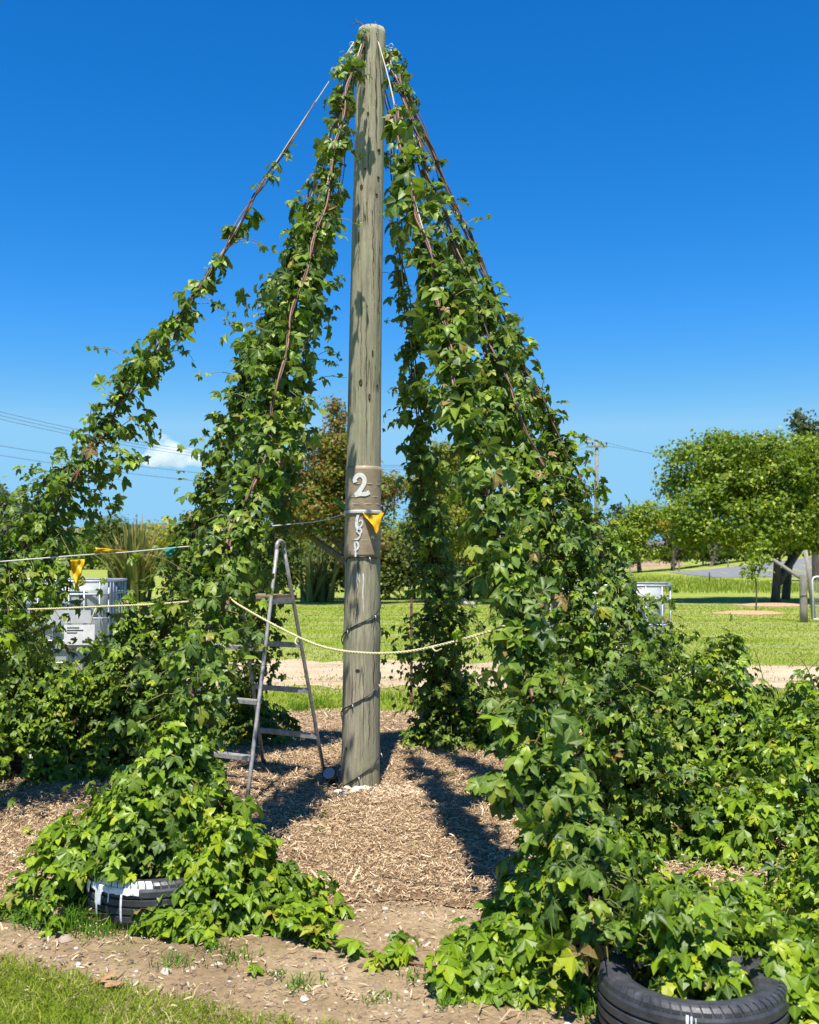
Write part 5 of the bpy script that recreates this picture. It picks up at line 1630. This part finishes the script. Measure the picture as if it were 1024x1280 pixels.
for z in (.4, .8, 1.15): MB().tube([(x, 84, z) for x in np.arange(14, 40, 4.0)], .012, 4).build('wire', M['power_wire'], ff)

PD = 80.0
pb = at(746.5, 718, PD); pt = at(746, 553, PD)
pp = empty('power_pole', (pb[0], PD, 0)); tag(pp, 'grey timber power pole with crossarm above the right hand vines', 'power pole')
MB().tube([(pb[0], PD, -.2), (pb[0], PD, pt[2] * .5), (pt[0], PD, pt[2])], [.19, .165, .13], 12).build('shaft', M['post'], pp, smooth=True)
ca = at(746, 558.5, PD)
MB().box((ca[0], PD - .16, ca[2]), (1.62, .10, .13)).build('crossarm', M['post'], pp)
for s in (-1, 1): MB().bar((ca[0] + s * .5, PD - .17, ca[2] - .05), (ca[0] + s * .05, PD - .15, ca[2] - .55), .03, .02).build('brace', M['post'], pp)
ins = []
for dx in (-.74, -.35, .74):
    p = np.array([ca[0] + dx, PD - .16, ca[2] + .07]); MB().lathe([(.02, 0), (.02, .08), (.06, .1), (.055, .16), (.075, .18), (.05, .26), (.001, .28)], p, 10).build('insulator', M['black_plastic'], pp, smooth=True)
    ins.append(p + np.array([0, 0, .24]))
def wire_through(A, B, target, label):
    """wire with sag chosen so that it hangs where the photograph shows it"""
    t = np.linspace(0, 1, 60)[:, None]
    def curve(s):
        p = A * (1 - t) + B * t; p = p.copy(); p[:, 2] -= (s * 4 * t * (1 - t))[:, 0]; return p
    lo, hi = 0.0, 8.0
    for _ in range(30):
        m_ = (lo + hi) / 2
        X, Y, Z = project(curve(m_)); o_ = np.argsort(X)
        y = np.interp(target[0], X[o_], Y[o_])
        if y < target[1]: lo = m_
        else: hi = m_
    o = MB().tube(curve((lo + hi) / 2), .011, 4).build('power_line', M['power_wire'], None)
    c = Vector(A); o.data.transform(Matrix.Translation(-c)); o.location = c
    tag(o, label, 'power line', 'overhead power lines')
LF = 46.0
LAB1 = 'thin dark power line in the upper set crossing the sky beyond the left bine'
LAB2 = 'thin dark line in the lower pair crossing the sky beyond the left bine'
for i, (y117,) in enumerate(((541,), (545,), (549,))):
    wire_through(ins[i], at(-260, 440 + 6 * i, LF), (117, y117), LAB1)
lo_ = np.array([ca[0], PD - .16, ca[2] - 2.2])
for i, y117 in enumerate((575, 586)):
    wire_through(lo_ + np.array([0, 0, -.5 * i]), at(-260, 508 + 14 * i, LF), (117, y117), LAB2)
for i in (0, 2):
    wire_through(ins[i], at(1150, 588 + 3 * i, 150), (830, 569 + i), 'thin power line running from the power pole behind the round tree')

# ------------------------------------------------------------------ clouds
def cloud_mat():
    m, n, l, out = new_mat('cumulus_vapour')
    v = coords(n, l, (1, 1, 1))
    tc = n.new('ShaderNodeTexCoord')
    nz = noise(n, l, .055, 5, .6, v)
    d = ramp(n, l, nz, [(.40, (0, 0, 0)), (.66, (1, 1, 1))])
    pv = n.new('ShaderNodeVolumePrincipled')
    pv.inputs['Color'].default_value = (1, 1, 1, 1)
    pv.inputs['Anisotropy'].default_value = -.1
    l.new(mth(n, l, 'MULTIPLY', d, .10), pv.inputs['Density'])
    l.new(pv.outputs[0], out.inputs['Volume'])
    return m
M['cloud'] = cloud_mat()
def cloud(px_, py_, depth, lumps, label):
    c = at(px_, py_, depth)
    mb = MB()
    from mathutils import noise as mn
    allv = []
    import bmesh
    bm = bmesh.new()
    for (dx, dz_, rx, rz) in lumps:
        k = depth / FPX
        mat = Matrix.Translation((dx * k, 0, -dz_ * k)) @ Matrix.Diagonal((rx * k, rx * k * .8, rz * k, 1))
        bmesh.ops.create_icosphere(bm, subdivisions=4, radius=1, matrix=mat)
    for v_ in bm.verts:
        q = v_.co * .06
        v_.co += v_.co.normalized() * 5.5 * mn.fractal(q * 1.5, 1, 2, 4)
    me = bpy.data.meshes.new('cloud'); bm.to_mesh(me); bm.free()
    me.materials.append(M['cloud'])
    o = bpy.data.objects.new('cloud', me); o.location = c; col.objects.link(o)
    rm = o.modifiers.new('merge', 'REMESH'); rm.mode = 'VOXEL'; rm.voxel_size = 1.6
    tag(o, label, 'cloud')
cloud(212, 566, 900, [(0, 0, 26, 17), (-22, 8, 18, 9), (18, 6, 22, 14), (-6, -8, 16, 12), (36, 10, 16, 8)], 'small white cumulus cloud behind the left bines')
cloud(74, 596, 900, [(0, 0, 8, 5), (10, 2, 7, 4)], 'tiny faint cloud puff near the conifer shelter tree')

# ------------------------------------------------------------------ mulch chips, grass, weeds, pebbles
def in_sheet(x, y, rfun, seed, amp, margin=0.0):
    th = np.arctan2(y - CY, x - CX) % (2 * math.pi)
    return np.hypot(x - CX, y - CY) < rfun(th) + edge_wob(th, seed, amp) + margin
def chips(n, rg, name, label):
    x = rg.uniform(-4.6, 4.2, n * 2); y = rg.uniform(3.4, 11.0, n * 2)
    # denser towards the camera where single shreds can be told apart
    keep = in_sheet(x, y, mulch_r, 2.1, .13, rg.normal(.0, .12, n * 2)) & (rg.uniform(0, 1, n * 2) < np.clip(1.35 * (5.2 / y) ** 1.2, 0, 1))
    vx = np.abs(x / y) < .46
    keep &= vx
    # a thin scatter over the bare soil as well
    keep |= in_sheet(x, y, soil_r, 1.3, .10, 0) & (rg.uniform(0, 1, len(x)) < .10) & vx
    x, y = x[keep][:n], y[keep][:n]; n = len(x)
    z = np.where(in_sheet(x, y, mulch_r, 2.1, .13, 0), .028, .010) + np.abs(ground_h(x, y)) + rg.exponential(.007, n)
    a = rg.uniform(0, math.pi, n); ln = rg.lognormal(math.log(.022), .52, n); w = rg.uniform(.0011, .0034, n) * (.7 + ln / .05 * .5)
    tilt = rg.normal(0, .28, n)
    d = np.column_stack([np.cos(a) * np.cos(tilt), np.sin(a) * np.cos(tilt), np.sin(tilt)])
    roll = rg.normal(0, .5, n)
    s = np.column_stack([-np.sin(a) * np.cos(roll), np.cos(a) * np.cos(roll), np.sin(roll)])
    p = np.column_stack([x, y, z])
    bend = rg.normal(0, .16, n)[:, None] * ln[:, None] * nrm(np.cross(d, s)) + rg.normal(0, .12, n)[:, None] * ln[:, None] * s
    L2 = ln[:, None] / 2; W = w[:, None]
    v = np.stack([p - d * L2 - s * W * .6, p - d * L2 + s * W * .6, p + bend + s * W, p + bend - s * W, p + d * L2 + s * W * .5, p + d * L2 - s * W * .5], 1).reshape(-1, 3)
    v[:, 2] = np.maximum(v[:, 2], .008)
    i = np.arange(n)[:, None] * 6
    f = np.concatenate([i + np.array([[0, 1, 2, 3]]), i + np.array([[3, 2, 4, 5]])], 1).reshape(-1, 4)
    o = mesh_np(name, v, f, M['chip'], None, None, np.repeat(np.clip(rg.beta(2.0, 2.2, n) + .38 * np.exp(-((x + .13) ** 2 + (y - 6.95) ** 2) / .05), 0, 1), 2), per=4, kind='stuff')
    tag(o, label, 'wood shreds')
chips(190000, np.random.default_rng(201), 'wood_shreds', 'loose pale wood shreds covering the mulch bed')

def blades(x, y, z, h, w, rg, mat, name, label, lean=.45, tint=None, parent=None):
    n = len(x); a = rg.uniform(0, 6.28, n); b = rg.uniform(0, 6.28, n)
    le = np.abs(rg.normal(0, lean, n))
    d = np.column_stack([np.cos(a) * le, np.sin(a) * le, np.ones(n)])
    s = np.column_stack([np.cos(b), np.sin(b), np.zeros(n)]) * w[:, None] * .5
    p = np.column_stack([x, y, z])
    m1 = p + d * h[:, None] * .55
    tip = p + d * h[:, None] * np.array([1.0, 1.0, .9]) + np.column_stack([np.cos(a), np.sin(a), -np.ones(n) * .3]) * (h * le * .5)[:, None]
    v = np.stack([p - s, p + s, m1 + s * .8, m1 - s * .8, tip], 1).reshape(-1, 3)
    i = np.arange(n)[:, None] * 5
    f = np.concatenate([i + np.array([[0, 1, 2]]), i + np.array([[0, 2, 3]]), i + np.array([[3, 2, 4]])], 1).reshape(-1, 3)
    rn = rg.beta(1.6, 2.2, n) if tint is None else tint
    o = mesh_np(name, v, f, mat, parent, None, np.repeat(np.clip(rn, 0, 1), 3), kind='stuff' if label or parent is None else None)
    if label: tag(o, label, 'grass')
    return o
rg = np.random.default_rng(202)
# near lawn at the lower left
n = 210000
x = rg.uniform(-3.2, .4, n); y = rg.uniform(2.3, 4.35, n)
lim = 4.14 - (x + 1.6) * .42 + .10 * smoothnoise(x * 1.3, y * 0, 77, 3)
dens = np.clip((lim - y) / .16, 0, 1) * (.55 + .45 * np.clip(.5 + smoothnoise(x * 1.2, y * 1.2, 78, 3), 0, 1))
k = (rg.uniform(0, 1, n) < dens) & (np.abs(x / y) < .47)
x, y = x[k], y[k]
dry = np.clip(rg.beta(1.6, 2.1, len(x)) + .08 + .16 * smoothnoise(x * 1.7, y * 1.7, 79, 2), 0, 1)
blades(x, y, np.zeros(len(x)) + .002, rg.uniform(.018, .055, len(x)), rg.uniform(.0025, .005, len(x)), rg, M['blade'], 'near_grass', 'short mown grass in the foreground beside the bare soil', .7, dry)
# grass beyond the bed
n = 150000
y = 9.9 + 24 * rg.uniform(0, 1, n) ** 1.6; x = rg.uniform(-.46, .46, n) * y
on_track = (y > 12.55 - .04 * x + .05) & (y < 15.6 - .11 * x)
bare = in_sheet(x, y, soil_r, 1.3, .10)
edge = np.minimum(y - (12.55 - .04 * x), (15.6 - .11 * x) - y)
k = ~bare & (~on_track | (rg.uniform(0, 1, n) < .05 + .7 * np.exp(-np.maximum(edge, 0) / .18)) | (on_track & (np.abs(edge - .9) < .25) & (smoothnoise(x * .5, y * .5, 88, 2) > .1) & (rg.uniform(0, 1, n) < .5)))
x, y = x[k], y[k]
tall = np.where((np.abs(y - 11.1) < .6) & (smoothnoise(x * .7, y * .4, 81, 2) > .1), 2.4, 1.0)
pat = np.clip(rg.beta(1.7, 2.1, len(x)) + .07 + .16 * smoothnoise(x * .25, y * .8, 82, 3) + .22 * smoothnoise(x * .03, y * .55, 83, 2), 0, 1)
blades(x, y, np.zeros(len(x)), rg.uniform(.02, .05, len(x)) * tall * np.where(y > 15, .7, 1), rg.uniform(.006, .012, len(x)) * (y / 12), rg, M['blade'], 'lawn_grass', 'grass blades of the lawn beyond the mulch bed', .5, pat)
# long grass before the far bank
n = 16000
y = rg.uniform(44, 84, n); x = rg.uniform(.1, .46, n) * y
k = (y < 60) | (x < 21)
x, y = x[k], y[k]
blades(x, y, np.zeros(len(x)), rg.uniform(.12, .34, len(x)), rg.uniform(.02, .04, len(x)), rg, M['blade'], 'long_grass', 'rough long grass before the far hedge and road', .3)

# weeds: small tufts and seedlings one by one
def tuft(c, n, h, seed, label, grp):
    rg = np.random.default_rng(seed)
    o = blades(rg.normal(c[0], min(.05, .0008 * n), n), rg.normal(c[1], min(.045, .0007 * n), n), np.full(n, .02), rg.uniform(.4, 1, n) * h, rg.uniform(.004, .008, n), rg, M['weed'], 'grass_tuft', None, .6)
    cc = Vector((c[0], c[1], .02)); o.data.transform(Matrix.Translation(-cc)); o.location = cc
    if 'kind' in o: del o['kind']
    tag(o, label, 'weed', grp)
LT = 'small green grass tuft growing through the brown mulch'
LS = 'small green grass tuft at the edge of the bare soil'
for i, (px_, py_, nn_, h) in enumerate(((598, 1000, 90, .10), (628, 1018, 60, .08), (612, 990, 40, .07), (655, 1040, 40, .07), (205, 1012, 60, .14), (560, 975, 30, .06), (660, 1000, 50, .07), (345, 960, 26, .06), (285, 990, 26, .06), (375, 890, 120, .16), (400, 884, 90, .13), (700, 1010, 30, .07), (400, 1045, 24, .05), (585, 905, 50, .1))):
    lab = ('small grass tuft in the broken vine shadow right of the pole' if px_ > 590 and py_ > 950 else 'low grass tuft growing behind the feet of the step ladder' if py_ < 900 and px_ < 450 else
           'small grass tuft by the foot of the dark vine behind the pole' if px_ > 550 else 'spiky grass tuft in the mulch behind the vine of the splashed tyre' if px_ < 220 else 'tiny grass tuft between the step ladder feet' if py_ < 1000 else 'tiny grass sprout alone in the sunlit mulch before the pole')
    tuft(gr(px_, py_), nn_, h, 300 + i, lab, 'grass tufts in the mulch')
for i, (px_, py_, nn_, h) in enumerate(((55, 1160, 150, .11), (95, 1165, 150, .13), (215, 1160, 110, .08), (30, 1150, 120, .10), (130, 1172, 90, .07), (180, 1168, 90, .07), (225, 1210, 70, .05), (378, 1238, 60, .04), (290, 1205, 60, .05), (640, 1256, 60, .06), (700, 1262, 70, .07), (560, 1262, 40, .05), (270, 1190, 40, .05), (470, 1255, 50, .03), (520, 1230, 40, .04), (345, 1225, 30, .04), (730, 1272, 60, .07))):
    lab = ('green grass tuft growing against the white splashed tyre' if py_ < 1180 else 'thin grass tuft alone on the bare soil beyond the mown grass' if px_ < 400 else 'thin grass tuft on the soil before the right hand leafy mound')
    tuft(gr(px_, py_), nn_, h, 330 + i, lab, 'grass tufts at the soil edge')
# small broadleaf seedlings
def seedling(c, k, size, seed, lab):
    rg = np.random.default_rng(seed)
    e = empty('seedling', (float(c[0]), float(c[1]), .01)); tag(e, lab, 'seedling', 'seedlings on the bare ground')
    MB().tube([(c[0], c[1], .0), (c[0] + .005, c[1], size * .7)], [.003, .002], 5).build('stem', M['stem_green'], e)
    for j in range(k):
        o = bpy.data.objects.new('leaf', LEAFMESH[(int(rg.integers(0, NVAR)), 1)])
        a = rg.uniform(0, 6.28)
        d = nrm(np.array([[math.cos(a), math.sin(a), -.1]])); n_ = nrm(np.array([[0, 0, 1.0]]) + rg.normal(0, .25, (1, 3)))
        Rm = orth(d, n_)[0]
        s = size * rg.uniform(.6, 1)
        o.matrix_basis = Matrix.Translation((0, 0, size * rg.uniform(.4, .8))) @ Matrix(Rm.tolist()).to_4x4() @ Matrix.Diagonal((s, s, s, 1))
        o.parent = e; col.objects.link(o)
for i, (px_, py_, k_, s_) in enumerate(((317, 1222, 4, .05), (262, 1187, 3, .05), (445, 1196, 3, .07), (497, 1188, 4, .07), (545, 1235, 4, .06), (560, 1243, 3, .06), (470, 1215, 4, .06), (490, 1212, 5, .05), (80, 1035, 3, .07), (110, 1050, 4, .08), (405, 1080, 3, .03), (515, 1062, 2, .03), (36, 1048, 3, .06), (150, 1030, 4, .08), (170, 1010, 3, .08), (575, 1180, 3, .07), (600, 1170, 3, .06), (405, 1025, 2, .04))):
    lab = ('tiny leafy seedling in the mulch left of the splashed tyre vine' if px_ < 200 else 'tiny leafy seedling on the trodden soil along the trailing runner' if py_ > 1160 and px_ > 400 else
           'tiny leafy seedling on bare soil below the splashed tyre vine' if py_ > 1160 else 'tiny seedling in the open mulch before the pole')
    seedling(gr(px_, py_), k_, s_, 400 + i, lab)

# pebbles and crumbs over the soil
rg = np.random.default_rng(205)
n = 5200
x = rg.uniform(-2.2, 2.0, n); y = rg.uniform(3.3, 5.0, n)
k = in_sheet(x, y, soil_r, 1.3, .10, -.02) & ~in_sheet(x, y, mulch_r, 2.1, .13, -.2)
x, y = x[k], y[k]; n = len(x)
r = rg.lognormal(math.log(.0042), .55, n)
octa = np.array([[1, 0, 0], [0, 1, 0], [-1, 0, 0], [0, -1, 0], [.5, .5, .55], [-.5, .5, .6], [-.5, -.5, .55], [.5, -.5, .6]])
jit = 1 + rg.uniform(-.3, .3, (n, 8, 3))
v = octa[None] * jit * r[:, None, None] + np.column_stack([x, y, np.full(n, .010)])[:, None, :]
ft = np.array([[0, 1, 4], [1, 5, 4], [1, 2, 5], [2, 6, 5], [2, 3, 6], [3, 7, 6], [3, 0, 7], [0, 4, 7], [4, 5, 6], [4, 6, 7]])
f = (ft[None] + (np.arange(n) * 8)[:, None, None]).reshape(-1, 3)
def peb_mat():
    m, nn, l, out = new_mat('soil_pebbles')
    a = nn.new('ShaderNodeAttribute'); a.attribute_name = 'rnd'
    princ(nn, l, out, ramp(nn, l, a.outputs['Fac'], [(0, (.13, .09, .06)), (.5, (.30, .23, .165)), (.8, (.48, .41, .33)), (1, (.68, .63, .55))]), .9, None, 0, .2)
    return m
o = mesh_np('pebbles', v.reshape(-1, 3), f, peb_mat(), None, None, np.repeat(rg.uniform(0, 1, n) ** 1.5, 10), kind='stuff'); tag(o, 'pale pebbles and soil crumbs scattered over the bare soil', 'pebbles')
# a few dry fallen leaves on the grass
dry = simple('dry_brown_leaf', (.42, .25, .12), (.25, .13, .06), 20, .7)
for i, (px_, py_, s, mt) in enumerate(((152, 1242, .11, dry), (140, 1228, .10, M['chip']), (92, 1160, .09, dry))):
    c = gr(px_, py_); v, f, ve = VAR[i]
    a = i * 1.3 + 1.2
    Rz = np.array([[math.cos(a), -math.sin(a), 0], [math.sin(a), math.cos(a), 0], [0, 0, 1]])
    vv = (v * np.array([.28, 1, .25])) @ Rz.T * s
    vv[:, 2] -= vv[:, 2].min()
    o = MB().add(vv, [tuple(t) for t in f]).build('fallen_leaf', dry); o.location = (c[0], c[1], .022); tag(o, 'curled dry brown leaf lying on the short grass', 'fallen leaf', 'dry leaves on the grass')
